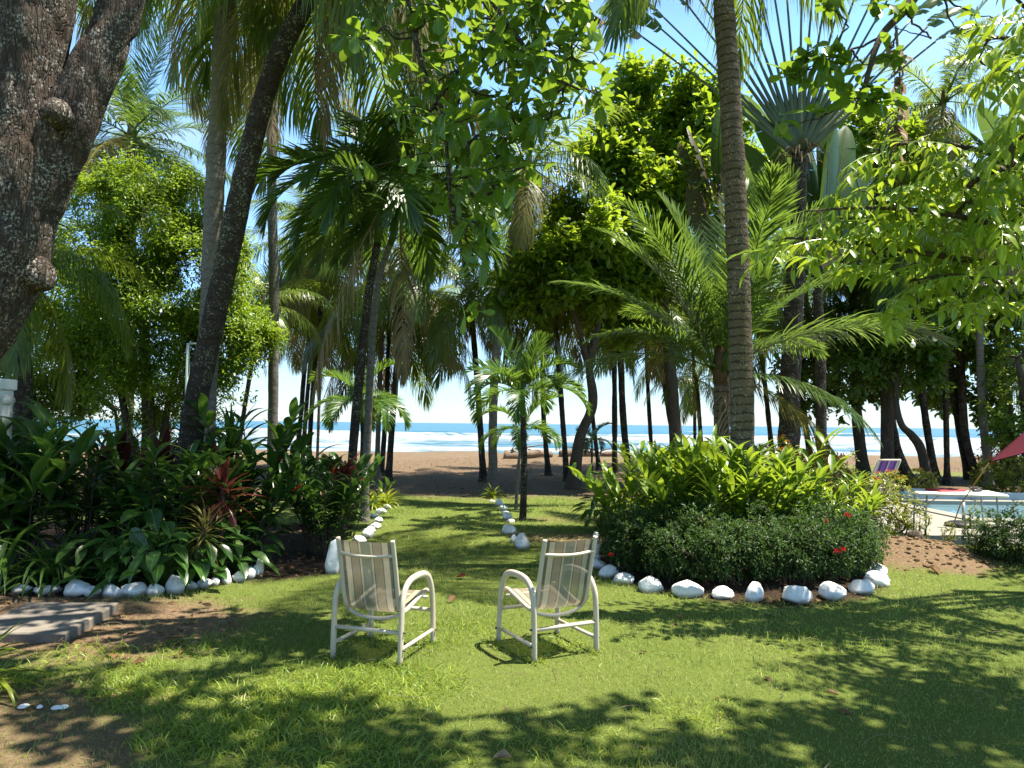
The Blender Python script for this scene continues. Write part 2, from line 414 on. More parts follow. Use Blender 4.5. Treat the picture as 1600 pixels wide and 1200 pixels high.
def simple(name, col, rough=.5, spec=.4, var=.12, sc=14, metal=0, bs=0.0):
    m, nt, b, L = newmat(name)
    tc = N(nt, "ShaderNodeTexCoord"); n = N(nt, "ShaderNodeTexNoise", i_Scale=float(sc), i_Detail=5.0, i_Roughness=.65)
    L(tc.outputs["Object"], n.inputs["Vector"])
    L(mixc(nt, n.outputs[0], tuple(c * (1 - var * 1.6) for c in col), tuple(min(1, c * (1 + var)) for c in col)), b.inputs["Base Color"])
    b.inputs["Roughness"].default_value = rough; b.inputs["Specular IOR Level"].default_value = spec; b.inputs["Metallic"].default_value = metal
    if bs: bump(nt, b, n.outputs[0], bs, .01)
    return m
def tube_mat():
    m, nt, b, L = newmat("cream_painted_tube"); tc = N(nt, "ShaderNodeTexCoord")
    n = N(nt, "ShaderNodeTexNoise", i_Scale=7.0, i_Detail=6.0, i_Roughness=.7); L(tc.outputs["Object"], n.inputs["Vector"])
    n2 = N(nt, "ShaderNodeTexNoise", i_Scale=38.0, i_Detail=4.0, i_Roughness=.7); L(tc.outputs["Object"], n2.inputs["Vector"])
    c = mixc(nt, n.outputs[0], (.42, .355, .26), (.60, .53, .42))
    sc = ramp(nt, [(.62, (0, 0, 0)), (.68, (1, 1, 1))]); L(n2.outputs[0], sc.inputs[0])
    c = mixc(nt, mth(nt, 'MULTIPLY', sc.outputs[0], .6), c, (.20, .13, .08))
    sp = N(nt, "ShaderNodeSeparateXYZ"); L(tc.outputs["Object"], sp.inputs[0])
    mud = ramp(nt, [(.0, (1, 1, 1)), (.16, (0, 0, 0))]); L(mth(nt, 'ADD', sp.outputs[2], mth(nt, 'MULTIPLY', n2.outputs[0], .06)), mud.inputs[0])
    c = mixc(nt, mth(nt, 'MULTIPLY', mud.outputs[0], .55), c, (.22, .2, .11))
    L(c, b.inputs["Base Color"]); b.inputs["Roughness"].default_value = .5; bump(nt, b, n2.outputs[0], .15, .004); return m
M['chair'] = tube_mat()
M['chair_bolt'] = simple("dark_bolt", (.08, .07, .06), .5)
M['white'] = simple("white_plastic", (.78, .78, .76), .35, .45, .04)
M['pillar'] = simple("white_render", (.76, .76, .72), .7, .3, .06, 8)
M['steel'] = simple("grey_steel", (.45, .45, .44), .4, .5, .1, 20, .6)
M['conc'] = simple("grey_concrete", (.20, .175, .145), .85, .2, .42, 4, 0, .6)
M['deck'] = simple("pale_deck_concrete", (.235, .225, .195), .8, .25, .1, 3, 0, .2)
M['tile'] = simple('pale_blue_pool_tile', (.24, .34, .41), .35, .4, .1, 6)
M['red'] = simple("dark_red_canvas", (.065, .004, .013), .85, .15, .12, 30)
M['redmat'] = simple("red_cloth", (.36, .05, .06), .7, .2, .15, 20)
M['rope'] = simple("tan_rope", (.45, .26, .12), .8, .2, .2, 60)
M['black'] = simple("black_plastic", (.03, .03, .035), .45)
M['bulb'] = simple("frosted_glass_bulb", (.85, .85, .82), .2, .6, .02)
M['green_metal'] = simple("pale_green_metal", (.32, .42, .38), .45, .4, .1)
M['lampface'] = simple("cream_lamp", (.55, .52, .42), .4, .4, .05)
M['mush'] = simple("white_mushroom", (.82, .8, .76), .7, .2, .05, 30)
M['nut'] = simple("coconut_husk", (.16, .15, .04), .6, .3, .3, 10)
M['spath'] = simple("crown_fibre", (.12, .075, .04), .9, .1, .3, 18, 0, .5)

def stone_mat():
    m, nt, b, L = newmat("white_painted_stone")
    tc = N(nt, "ShaderNodeTexCoord"); oi = N(nt, "ShaderNodeObjectInfo")
    n = N(nt, "ShaderNodeTexNoise", i_Scale=9.0, i_Detail=6.0, i_Roughness=.7); L(tc.outputs["Object"], n.inputs["Vector"])
    n2 = N(nt, "ShaderNodeTexNoise", i_Scale=40.0, i_Detail=3.0); L(tc.outputs["Object"], n2.inputs["Vector"])
    r = ramp(nt, [(.28, (.30, .29, .25)), (.40, (.66, .66, .63)), (.52, (.78, .78, .76)), (.8, (.84, .84, .83))]); L(n.outputs[0], r.inputs[0])
    sp = N(nt, "ShaderNodeSeparateXYZ"); L(tc.outputs["Object"], sp.inputs[0])
    soil = ramp(nt, [(0.0, (1, 1, 1)), (.5, (0, 0, 0))]); L(mth(nt, 'ADD', mth(nt, 'MULTIPLY', sp.outputs[2], 12.0), mth(nt, 'MULTIPLY', n.outputs[0], -.4)), soil.inputs[0])
    c = mixc(nt, mth(nt, 'MULTIPLY', soil.outputs[0], .8), r.outputs[0], (.22, .17, .11))
    L(c, b.inputs["Base Color"]); b.inputs["Roughness"].default_value = .75; b.inputs["Specular IOR Level"].default_value = .25
    bump(nt, b, mth(nt, 'ADD', n.outputs[0], mth(nt, 'MULTIPLY', n2.outputs[0], .3)), .5, .02)
    return m
M['stone'] = stone_mat()

# ------------------------------------------------------------------ ground
BED_R = (2.72, 9.7, 1.72, 2.55)         # right island bed: centre x, y, radii
def left_bed(x, y):
    f = np.interp(x, [-9, -5.6, -4.2, -3.6, -3.1, -2.85], [7.35, 7.35, 7.32, 7.6, 7.95, 8.4])
    return (y > f) & (x < -2.7) & (y < 12.5)
def ell(x, y, cx, cy, rx, ry): return np.sqrt(((x - cx) / rx) ** 2 + ((y - cy) / ry) ** 2)
def gz(x, y):
    x = np.asarray(x, float); y = np.asarray(y, float)
    P = np.stack(np.broadcast_arrays(x, y, np.zeros_like(x + y)), -1)
    z = (fbm(P, .35, 5) - .5) * .10 * sstep(3, 9, y)
    z = z + .22 * np.exp(-ell(x, y, 5.5, 9.75, .9, .7) ** 2) + .16 * np.exp(-ell(x, y, 4.7, 10.3, .8, .7) ** 2)
    z = z + (fbm(P, .22, 9) - .4) * .35 * sstep(24, 34, y)
    z = z - .13 * sstep(5.6, 6.3, x) * sstep(11.0, 11.6, y) * (1 - sstep(17.5, 18.2, y))
    z = z - np.where(y > 43, (y - 43) * .075, 0)
    return np.maximum(z, -9)
def zones(x, y):
    P = np.stack([x, y, np.zeros_like(x)], -1)
    n = fbm(P, .55, 31, 4); n2 = fbm(P, 1.8, 77, 4); n3 = fbm(P, .25, 3, 2); n4 = fbm(P, 6.5, 19, 3)
    n = n + (n4 - .5) * .30; n2 = n2 + (n4 - .5) * .5
    yy = y + (n - .5) * 5
    lawn = 1 - sstep(15.2, 18.2, yy)
    lawn = np.maximum(lawn, sstep(.55, .66, n3) * sstep(21, 25, y) * (1 - sstep(34, 38, y)) * .7 * (x > 4))
    bare = 1 - sstep(.7, 1.15, ell(x, y, -4.6, 6.55, 2.6, 1.25) + (n - .5) * 1.2)
    bare = np.maximum(bare, (1 - sstep(.6, 1.3, ell(x, y, -2.9, 3.9, 1.2, .9) + (n2 - .5) * 1.4)) * .85)
    bare = np.maximum(bare, 1 - sstep(.75, 1.1, ell(x, y, 5.2, 9.9, 1.35, 1.15) + (n2 - .5) * .6))
    bare = np.maximum(bare, (1 - sstep(.6, 1.2, ell(x, y, 1.1, 11.2, 1.0, .9) + (n2 - .5))) * .9)
    bare = np.maximum(bare, (1 - sstep(.5, 1.3, ell(x, y, 1.9, 13.5, 1.6, .7) + (n2 - .5))) * .5)
    soil = np.maximum(1 - sstep(.95, 1.06, ell(x, y, *BED_R)), left_bed(x, y) * 1.0)
    soil = np.maximum(soil, 1 - sstep(.8, 1.15, ell(x, y, -2.75, 9.2, .95, 1.0) + (n2 - .5) * .5))
    sand = sstep(34, 39, y + (n - .5) * 9 + (n2 - .5) * 3)
    return lawn, bare, soil, sand, n, n2

def build_ground():
    xs = np.unique(np.concatenate([np.arange(-9, 9.01, .11), np.arange(-40, 40, .8), np.linspace(-400, 400, 81)]).round(3))
    ys = np.unique(np.concatenate([np.arange(2, 14, .11), np.arange(14, 24, .25), np.arange(24, 62, .6), np.linspace(-60, 2, 16), [70, 90, 120]]).round(3))
    X, Y = np.meshgrid(xs, ys)
    Z = gz(X, Y)
    soilm = 1 - sstep(.6, 1.0, ell(X, Y, *BED_R)); Z = Z + soilm * .10
    V = np.stack([X, Y, Z], -1).reshape(-1, 3)
    ny, nx = X.shape
    i = (np.arange(ny - 1)[:, None] * nx + np.arange(nx - 1)[None]).ravel()
    F = np.stack([i, i + 1, i + nx + 1, i + nx], -1)
    m, nt, b, L = newmat("lawn_and_soil")
    at_ = N(nt, "ShaderNodeAttribute", attribute_name="zone")
    sp = N(nt, "ShaderNodeSeparateColor"); L(at_.outputs["Color"], sp.inputs[0])
    tc = N(nt, "ShaderNodeTexCoord")
    n1 = N(nt, "ShaderNodeTexNoise", i_Scale=1.3, i_Detail=8.0, i_Roughness=.7); L(tc.outputs["Object"], n1.inputs["Vector"])
    n2 = N(nt, "ShaderNodeTexNoise", i_Scale=34.0, i_Detail=5.0, i_Roughness=.75); L(tc.outputs["Object"], n2.inputs["Vector"])
    n3 = N(nt, "ShaderNodeTexNoise", i_Scale=170.0, i_Detail=2.0); L(tc.outputs["Object"], n3.inputs["Vector"])
    lit = ramp(nt, [(.3, (.06, .04, .024)), (.5, (.15, .105, .065)), (.72, (.27, .20, .13))]); L(n2.outputs[0], lit.inputs[0])
    lawn = mixc(nt, n1.outputs[0], (.115, .165, .028), (.26, .315, .08))
    lawn = mixc(nt, n2.outputs[0], lawn, (.07, .09, .015))
    bare = ramp(nt, [(.3, (.10, .062, .036)), (.55, (.23, .155, .095)), (.75, (.33, .24, .155))]); L(n2.outputs[0], bare.inputs[0])
    soil = ramp(nt, [(.35, (.022, .014, .009)), (.7, (.075, .05, .032))]); L(n2.outputs[0], soil.inputs[0])
    sand = mixc(nt, n1.outputs[0], (.10, .072, .046), (.215, .158, .105))
    c = mixc(nt, sp.outputs[0], lit.outputs[0], lawn)
    sa = N(nt, "ShaderNodeAttribute", attribute_name="sand")
    c = mixc(nt, sa.outputs["Fac"], c, sand)
    c = mixc(nt, sp.outputs[1], c, bare.outputs[0])
    c = mixc(nt, sp.outputs[2], c, soil.outputs[0])
    L(c, b.inputs["Base Color"]); b.inputs["Roughness"].default_value = .95; b.inputs["Specular IOR Level"].default_value = .1
    bump(nt, b, mth(nt, 'ADD', n2.outputs[0], mth(nt, 'MULTIPLY', n3.outputs[0], .6)), .9, .03)
    o = G().add(V, F).build("ground", m)
    lw, ba, so, sa_, _, _ = zones(X.ravel(), Y.ravel())
    a = o.data.attributes.new("zone", 'FLOAT_COLOR', 'POINT')
    a.data.foreach_set("color", np.stack([lw, ba, so, np.ones_like(lw)], -1).astype(np.float32).ravel())
    a = o.data.attributes.new("sand", 'FLOAT', 'POINT'); a.data.foreach_set("value", sa_.astype(np.float32))
    tag(o, kind='structure')
build_ground()

def build_sea():
    SZ = -1.35
    ys = np.unique(np.concatenate([np.arange(46, 120, .5), np.arange(120, 220, .8), np.geomspace(220, 15000, 60)]))
    xs = np.unique(np.concatenate([np.arange(-170, 170, 1.3), np.linspace(-12000, 12000, 61)]))
    X, Y = np.meshgrid(xs, ys)
    P = np.stack([X, Y, np.zeros_like(X)], -1)
    Z = np.full_like(X, SZ); foam = np.zeros_like(X)
    wob = (fbm(P * np.array([1, .2, 1]), .03, 5) - .5)
    for (y0, h, w, sd) in ((64, .22, 2.2, 1), (78, .45, 3, 2), (97, .75, 3.6, 3), (122, 1.0, 4.5, 4), (160, 1.35, 6, 6), (235, 1.2, 10, 7)):
        yc = y0 + wob * y0 * .32 + (vnoise(P * np.array([1, 0, 1]), .045, sd) - .5) * 6
        amp = .35 + .9 * vnoise(P * np.array([1, 0, 1]), .02, sd + 20)
        d = Y - yc
        Z += h * amp * np.exp(-(d / np.where(d < 0, w * .55, w * 1.5)) ** 2)
        foam = np.maximum(foam, np.exp(-(d / (w * (1.5 if y0 < 200 else .6))) ** 2) * np.clip(amp * (1.25 if y0 < 200 else .8), 0, 1))
    Z += (fbm(P, .35, 8, 2) - .5) * .25 * (Y < 400)
    wash = (fbm(P * np.array([.5, 1.6, 1]), .11, 3, 4)) * (1 - sstep(150, 205, Y))
    foam = np.clip(np.maximum(foam, wash * 1.25), 0, 1)
    V = np.stack([X, Y, Z], -1).reshape(-1, 3)
    ny, nx = X.shape
    i = (np.arange(ny - 1)[:, None] * nx + np.arange(nx - 1)[None]).ravel()
    m, nt, b, L = newmat("sea_water")
    at_ = N(nt, "ShaderNodeAttribute", attribute_name="foam")
    tc = N(nt, "ShaderNodeTexCoord")
    mp = N(nt, "ShaderNodeMapping"); mp.inputs["Scale"].default_value = (.35, 1.0, 1.0); L(tc.outputs["Object"], mp.inputs[0])
    n1 = N(nt, "ShaderNodeTexNoise", i_Scale=.5, i_Detail=7.0, i_Roughness=.7); L(mp.outputs[0], n1.inputs["Vector"])
    n2 = N(nt, "ShaderNodeTexNoise", i_Scale=.02, i_Detail=3.0); L(mp.outputs[0], n2.inputs["Vector"])
    fr = ramp(nt, [(.64, (0, 0, 0)), (1.0, (1, 1, 1))])
    L(mth(nt, 'ADD', at_.outputs["Fac"], mth(nt, 'MULTIPLY', mth(nt, 'SUBTRACT', n1.outputs[0], .46), 1.5)), fr.inputs[0])
    wat = mixc(nt, n2.outputs[0], (.008, .06, .10), (.02, .12, .155))
    L(mixc(nt, fr.outputs[0], wat, (.25, .275, .29)), b.inputs["Base Color"])
    L(mth(nt, 'ADD', mth(nt, 'MULTIPLY', fr.outputs[0], .5), .3), b.inputs["Roughness"])
    b.inputs["Specular IOR Level"].default_value = .35
    bump(nt, b, n1.outputs[0], .5, .4)
    o = G().add(V, np.stack([i, i + 1, i + nx + 1, i + nx], -1)).build("sea", m)
    a = o.data.attributes.new("foam", 'FLOAT', 'POINT'); a.data.foreach_set("value", foam.ravel().astype(np.float32))
    tag(o, kind='structure')
build_sea()

def build_grass():
    rng = np.random.default_rng(11)
    def sample(n, ymin, ymax, pw):
        u = rng.uniform(0, 1, n); y = ymin + (ymax - ymin) * u ** pw
        x = (rng.uniform(-1, 1, n)) * (y * .76 + .6); return x, y
    def blades(name, x, y, L, W, lean, mat, label):
        n = len(x); z = gz(x, y) - .004
        az = rng.uniform(0, 2 * PI, n); ln = rng.uniform(*lean, n)
        d = np.stack([np.cos(az) * np.sin(ln), np.sin(az) * np.sin(ln), np.cos(ln)], -1)
        sd = np.stack([-np.sin(az), np.cos(az), np.zeros(n)], -1)
        # mostly turn the flat of the blade at random
        tw = rng.uniform(0, PI, n); sd = sd * np.cos(tw)[:, None] + np.cross(d, sd) * np.sin(tw)[:, None]
        B = np.stack([x, y, z], -1); mid = B + d * (L * .55)[:, None]
        d2 = d.copy(); d2[:, 2] -= .45; tip = mid + nrm(d2) * (L * .5)[:, None]
        w = (W / 2)[:, None] * sd
        V = np.stack([B - w, B + w, mid + w * .8, mid - w * .8, tip], 1).reshape(-1, 3)
        k = np.arange(n)[:, None] * 5
        pn = fbm(np.stack([x, y, np.zeros(n)], -1), .9, 41, 3)
        t = np.clip((pn - .5) * 1.3 + rng.uniform(.05, .95, n), 0, 1)
        o = G().add(V, [k + np.array([[0, 1, 2, 3]]), k + np.array([[3, 2, 4]])], np.repeat(t, 5)).build(name, mat)
        tag(o, label, "grass", kind='stuff')
    x, y = sample(330000, 2.6, 18.5, 1.0)
    lw, ba, so, sa, n, n2 = zones(x, y)
    keep = rng.uniform(0, 1, len(x)) < np.clip(lw * (1 - ba * .86) * (1 - so) * (.55 + .9 * n2), 0, 1)
    x, y = x[keep], y[keep]
    pn = fbm(np.stack([x, y, np.zeros(len(x))], -1), 1.1, 63, 3)
    L = rng.uniform(.016, .05, len(x)) * (.35 + 1.9 * pn ** 1.6) * (1 + .02 * y)
    W = rng.uniform(.0022, .004, len(x)) * (.75 + .09 * y)
    blades("lawn_grass", x, y, L, W, (.1, 1.1), M['grass'], "short yellow green lawn grass across the garden clearing")
    # broad bladed tufts
    X, Y = [], []
    for (px, py, r, k) in ((330, 1150, .30, 900), (400, 1130, .3, 800), (250, 1085, .3, 600), (190, 1075, .2, 400), (520, 1070, .45, 1100), (600, 1065, .4, 900), (450, 1100, .3, 700),
                           (330, 1010, .3, 400), (210, 1045, .2, 250), (560, 1110, .35, 500), (845, 1010, .25, 300), (650, 1005, .25, 300), (720, 980, .3, 300), (1300, 1010, .4, 300),
                           (1100, 1120, .3, 250), (900, 1170, .3, 250), (140, 1020, .25, 250), (30, 1060, .3, 250), (620, 1185, .3, 350), (480, 1180, .35, 600), (700, 850, .6, 250), (690, 800, .8, 250), (520, 1028, .06, 40), (625, 1041, .06, 40), (838, 1034, .06, 40), (929, 1019, .06, 36), (681, 1004, .05, 30), (770, 1003, .05, 30), (1080, 940, .2, 40), (1182, 946, .2, 30), (1251, 950, .25, 50), (1310, 946, .2, 40), (1020, 932, .2, 40), (1370, 925, .25, 50)):
        c = grd(px, py); a = rng.uniform(0, 6.28, k); q = r * rng.uniform(0, 1, k) ** .6
        X.append(c[0] + q * np.cos(a) * 1.5); Y.append(c[1] + q * np.sin(a))
    x = np.concatenate(X); y = np.concatenate(Y); m = len(x)
    blades("broad_grass", x, y, rng.uniform(.05, .10, m), rng.uniform(.005, .009, m), (.4, 1.25), M['turf'], "bright broad bladed grass tufts in the lawn near the viewer")
    # pale dry runners lying over the lawn
    g = G()
    for k in range(130):
        yy = rng.uniform(3.2, 8); xx = rng.uniform(-1, 1) * yy * .68
        a = rng.uniform(0, 6.28); s = rng.uniform(.12, .4); cv = rng.normal(0, 1.5)
        t = np.linspace(0, 1, 7); an = a + cv * t
        P = np.stack([xx + np.cumsum(np.cos(an)) * s / 7, yy + np.cumsum(np.sin(an)) * s / 7, np.zeros(7)], -1)
        P[:, 2] = gz(P[:, 0], P[:, 1]) + .025 + .02 * np.sin(t * PI)
        add_tube(g, P, .0016, 3, rng.uniform(.6, 1), cap=False)
    tag(g.build("dry_grass_stems", M['dead']), "thin pale dry stems lying across the lawn", "grass", kind='stuff')
    # leaf litter under the palms and on the bare soil
    n = 15000
    x, y = sample(n, 4.5, 36, 1.0)
    lw, ba, so, sa, _, n2 = zones(x, y)
    keep = rng.uniform(0, 1, n) < np.clip((1 - lw) * .8 + ba * .8 + so * .9, .025, 1) * (1 - sa * .45)
    x, y = x[keep], y[keep]; n = len(x)
    az = rng.uniform(0, 6.28, n)
    D = np.stack([np.cos(az), np.sin(az), rng.normal(0, .25, n)], -1); U = np.array([0, 0, 1.]) + rng.normal(0, .3, (n, 3))
    g = G(); inst(g, OVAT, np.stack([x, y, gz(x, y) + .015], -1), orient(D, U), rng.uniform(.03, .11, n), rng.uniform(0, 1, n))
    tag(g.build("leaf_litter", M['litter']), "dry brown leaf litter on the shaded ground under the palms", "leaf litter", kind='stuff')
build_grass()


# ------------------------------------------------------------------ palms
def frond_mesh(name, mat, L=3.7, e0=30, droop=60, nl=72, ll=.8, lw=.036, hang=.55, vee=20, seed=0, pet=.10, tear=0.0):
    rng = np.random.default_rng(seed)
    ns = 19; t = np.linspace(0, 1, ns)
    ang = np.maximum(rad(e0) - rad(droop) * t ** 1.35, rad(-86))
    sw = np.cumsum(rng.normal(0, .012, ns))
    st = L / (ns - 1)
    P = np.zeros((ns, 3))
    P[1:, 0] = np.cumsum(np.cos((ang[1:] + ang[:-1]) / 2)) * st
    P[1:, 2] = np.cumsum(np.sin((ang[1:] + ang[:-1]) / 2)) * st
    P[:, 1] = sw * L * .3
    g = G()
    add_tube(g, P, np.interp(t, [0, .08, .3, 1], [.05, .028, .018, .003]) * (L / 3.6) ** .7, 5, .8, flat=.6)
    q = np.concatenate([np.linspace(pet, .99, nl)] * 2) + rng.normal(0, .25 / nl, nl * 2)
    q = np.clip(q, 0, 1); s = np.repeat([1., -1.], nl)
    if tear > 0:
        k = rng.uniform(0, 1, nl * 2) > tear; q, s = q[k], s[k]
    n = len(q)
    B = np.stack([np.interp(q, t, P[:, i]) for i in range(3)], -1)
    a = np.interp(q, t, ang); T = np.stack([np.cos(a), np.zeros(n), np.sin(a)], -1)
    Nn = np.stack([-np.sin(a), np.zeros(n), np.cos(a)], -1); S = np.stack([np.zeros(n), s, np.zeros(n)], -1)
    th = np.radians(np.interp(q, [0, .3, .8, 1], [70, 52, 38, 14]) + rng.normal(0, 8, n))
    v = np.radians(vee + rng.normal(0, 7, n))
    D = nrm(np.cos(th)[:, None] * T + np.sin(th)[:, None] * (S * np.cos(v)[:, None] + Nn * np.sin(v)[:, None]))
    ln = ll * np.interp(q, [0, pet, .25, .5, .8, 1], [.4, .55, .95, 1, .72, .3]) * rng.uniform(.86, 1.08, n)
    W = nrm(T - D * np.sum(T * D, -1, keepdims=True))
    sag = hang * rng.uniform(.65, 1.3, n)
    V = []
    for u, w in ((0, .55), (.3, 1), (.66, .8), (1, .06)):
        c = B + D * (ln * u)[:, None]; c[:, 2] -= sag * ln * u * u
        c -= D * (sag * ln * .35 * u ** 3)[:, None]
        V += [c - W * (lw * w / 2), c + W * (lw * w / 2)]
    V = np.stack(V, 1).reshape(-1, 3)
    k = np.arange(n)[:, None] * 8
    F = np.concatenate([k + np.array([[2 * j, 2 * j + 1, 2 * j + 3, 2 * j + 2]]) for j in range(3)])
    g.add(V, F, np.repeat(np.clip(rng.normal(.45, .25, n), 0, 1), 8))
    return g.mesh(name, mat)

FR = {}
def frond_set(kind):
    if kind in FR: return FR[kind]
    out = []
    if kind.startswith('coco'):
        kd = .62 if kind == 'coco_lit' else 1.0
        mt = {'coco': M['coco'], 'coco_lit': M['coco_lit']}[kind]
        for i, (e, dr, hg) in enumerate(((82, 38, .2), (68, 62, .35), (50, 78, .5), (32, 88, .6), (14, 92, .7), (-4, 88, .75), (-26, 66, .8), (-50, 38, .85))):
            for v in range(2):
                m = M['coco_old'] if i == 6 and v else mt
                y = kind == 'coco_lit'
                out.append((e, frond_mesh("frond", m, 3.7, e + v * 4, (dr + v * 6) * kd, 122 if y else 88, 1.0, .031 if y else .030, hg * .42 if y else hg, (26 if y else 22) - i * 5, 100 + i * 7 + v)))
    elif kind.startswith('manila'):
        mt = M['manila'] if kind == 'manila' else M['manila_lit']
        for i, (e, dr, hg) in enumerate(((84, 42, .02), (70, 66, .06), (56, 84, .1), (42, 94, .16), (28, 98, .2), (14, 96, .25))):
            for v in range(2):
                out.append((e, frond_mesh("frond", mt, 1.9, e + v * 5, dr + v * 8, 58, .62, .036, hg + .02, 42 - i * 3, 300 + i * 7 + v, .16)))
    FR[kind] = out
    return out
DEADF = [frond_mesh("dry_frond", M['dead'], 3.2, -62 - 8 * i, 22, 44, .6, .04, 1.0, -10, 900 + i, .12, .25) for i in range(3)]

def palm_trunk(g, path, r0, r1, flare=1.5, k=14, seed=0):
    P = catmull(path, 12); n = len(P)
    L = np.concatenate([[0], np.cumsum(np.linalg.norm(np.diff(P, axis=0), axis=1))])
    r = np.interp(L / L[-1], [0, .1, .5, 1], [r0, r0 * .92, (r0 + r1) / 2, r1])
    r = r * (1 + (flare - 1) * np.exp(-L / (r0 * 2.2)))
    Ld = np.arange(0, L[-1], max(.05, L[-1] / 160)); P = np.stack([np.interp(Ld, L, P[:, i]) for i in range(3)], -1); r = np.interp(Ld, L, r)
    V, F, uv = tube(P, r, k)
    nz = fbm(V, 3.2, seed, 3) - .5; c = np.repeat(P, k, 0)
    V = V + (V - c) * (nz * .30)[:, None]
    g.add(V, F, .5, uv)

def palm(name, label, base, pts, r0, r1, kind='coco', nf=20, fs=1.0, bark_='palm_dark', group=None, seed=0, dead=2, lo=-50, hi=82, flare=1.6, custom=None, nuts=0, cat='palm'):
    rng = np.random.default_rng(1000 + seed)
    base = np.asarray(base, float)
    t = thing(name, label, cat, base, 0, group)
    P = np.array([base - [0, 0, .12]] + [np.asarray(p, float) for p in pts])
    g = G(); palm_trunk(g, P, r0, r1, flare, 14 if r0 > .12 else 10, seed); g.build("trunk", M[bark_], t)
    tip = P[-1] - base; dirn = nrm(P[-1] - P[-2])
    sh = G()
    ml = kind.startswith('manila')
    add_tube(sh, [tip - dirn * .12 * fs, tip + dirn * .1 * fs, tip + dirn * .5 * fs * (1.3 if ml else 1), tip + dirn * .9 * fs * (1.2 if ml else .8)],
             [r1 * 1.02, r1 * (1.2 if ml else 1.25), r1 * .7, .012], 10)
    sh.build("crown_shaft", M['manila_lit'] if ml else M['spath'], t, local=True)
    top = tip + dirn * (.5 * fs if ml else .12 * fs)
    fset = frond_set(kind)
    specs = custom if custom else [((i * 137.5 + rng.uniform(-18, 18)) % 360, hi + (lo - hi) * ((i + .5) / nf) ** .85 + rng.normal(0, 4), fs * rng.uniform(.85, 1.1)) for i in range(nf)]
    for az, e, s in specs:
        q = np.argsort([abs(f[0] - e) for f in fset])[:3]
        me = fset[q[rng.integers(0, 2)]][1]
        o = mobj("frond", me, t); o.location = top + rng.normal(0, .03, 3) * fs + np.array([math.cos(rad(az)), math.sin(rad(az)), 0]) * r1 * .7
        o.rotation_euler = (rng.normal(0, .18), 0, rad(az)); o.scale = (s,) * 3
    for i in range(dead):
        o = mobj("dry_frond", DEADF[rng.integers(0, 3)], t); az = rng.uniform(0, 360)
        o.location = top - dirn * .15; o.rotation_euler = (0, 0, rad(az)); o.scale = (fs * rng.uniform(.6, .9),) * 3
    for i in range(nuts):
        a = i * 6.28 / nuts + .4; gg = G(); V, F, uv = tube([[0, 0, -.13], [0, 0, -.1], [0, 0, 0], [0, 0, .09], [0, 0, .12]], [.02, .075, .11, .07, .02], 9)
        gg.add(V + top + np.array([math.cos(a) * (r1 + .14), math.sin(a) * (r1 + .14), -.18 - .1 * (i % 2)]), F); gg.build("coconut", M['nut'], t, local=True)
    return t
def px_palm(name, label, d, bx, pts, r0, r1, **kw):
    """base column bx at depth d, then trunk points seen at (px, py) leaning to their own depths"""
    b = gx(bx, d); P = [at(x, y, d + (q[0] if q else 0)) for x, y, *q in pts]
    return palm(name, label, b, P, r0, r1, **kw)

GP = "palms among the trees of the beach garden"
px_palm("coconut_palm", "dark leaning coconut palm with lichen spotted trunk rising out of the left bed", 9.6, 282, [(303, 650), (345, 450), (390, 240), (430, 100), (482, -5), (535, -115)], .172, .12, nf=22, fs=1.0, seed=1, group=GP, flare=1.3, nuts=5)
px_palm("coconut_palm", "straight coconut palm trunk standing just behind the dark leaning palm", 11.2, 320, [(327, 500), (338, 250), (350, 0), (357, -170)], .17, .12, nf=21, seed=2, fs=1.05, bark_='palm_grey', group=GP, flare=1.2)
px_palm("coconut_palm", "slim straight grey palm trunk standing clear between the bush tree and the sea gap", 16, 428, [(428, 500), (425, 300), (422, 60)], .12, .09, nf=12, seed=3, fs=.95, bark_='palm_grey', group=GP)
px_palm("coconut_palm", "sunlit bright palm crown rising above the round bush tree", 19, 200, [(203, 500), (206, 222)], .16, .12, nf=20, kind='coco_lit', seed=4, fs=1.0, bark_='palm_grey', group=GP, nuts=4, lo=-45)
px_palm("palm_tree", "short shaded palm at far left behind the forked tree's trunk", 11, 38, [(36, 600), (28, 410)], .14, .11, nf=13, seed=5, fs=.62, bark_='palm_dark', group=GP, hi=60)
px_palm("feather_palm", "taller slender feather palm with black trunk left of the lawn path", 12, 546, [(556, 650), (575, 470), (592, 365)], .085, .06, kind='manila', nf=17, seed=6, fs=1.32, group=GP, dead=1)
px_palm("feather_palm", "slender feather palm with mottled trunk close right of the black trunked one", 12.8, 572, [(580, 560), (592, 440), (613, 372)], .075, .055, kind='manila', nf=15, seed=7, fs=1.2, group=GP, dead=1, bark_='palm_grey')
px_palm("feather_palm", "small pale green feather palm behind the two slender feather palm trunks", 15.5, 566, [(567, 690), (566, 655)], .06, .05, kind='manila_lit', nf=12, seed=8, fs=.74, group=GP, dead=0)
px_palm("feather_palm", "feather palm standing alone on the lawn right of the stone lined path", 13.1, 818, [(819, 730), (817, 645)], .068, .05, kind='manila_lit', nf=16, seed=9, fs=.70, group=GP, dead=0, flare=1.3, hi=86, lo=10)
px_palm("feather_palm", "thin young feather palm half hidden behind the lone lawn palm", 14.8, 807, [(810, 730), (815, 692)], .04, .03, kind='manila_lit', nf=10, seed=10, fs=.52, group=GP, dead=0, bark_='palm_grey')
px_palm("feather_palm", "knee high palm seedling beside the driftwood log", 26, 925, [(925, 700)], .04, .03, kind='manila', nf=8, seed=11, fs=.55, group=GP, dead=0)
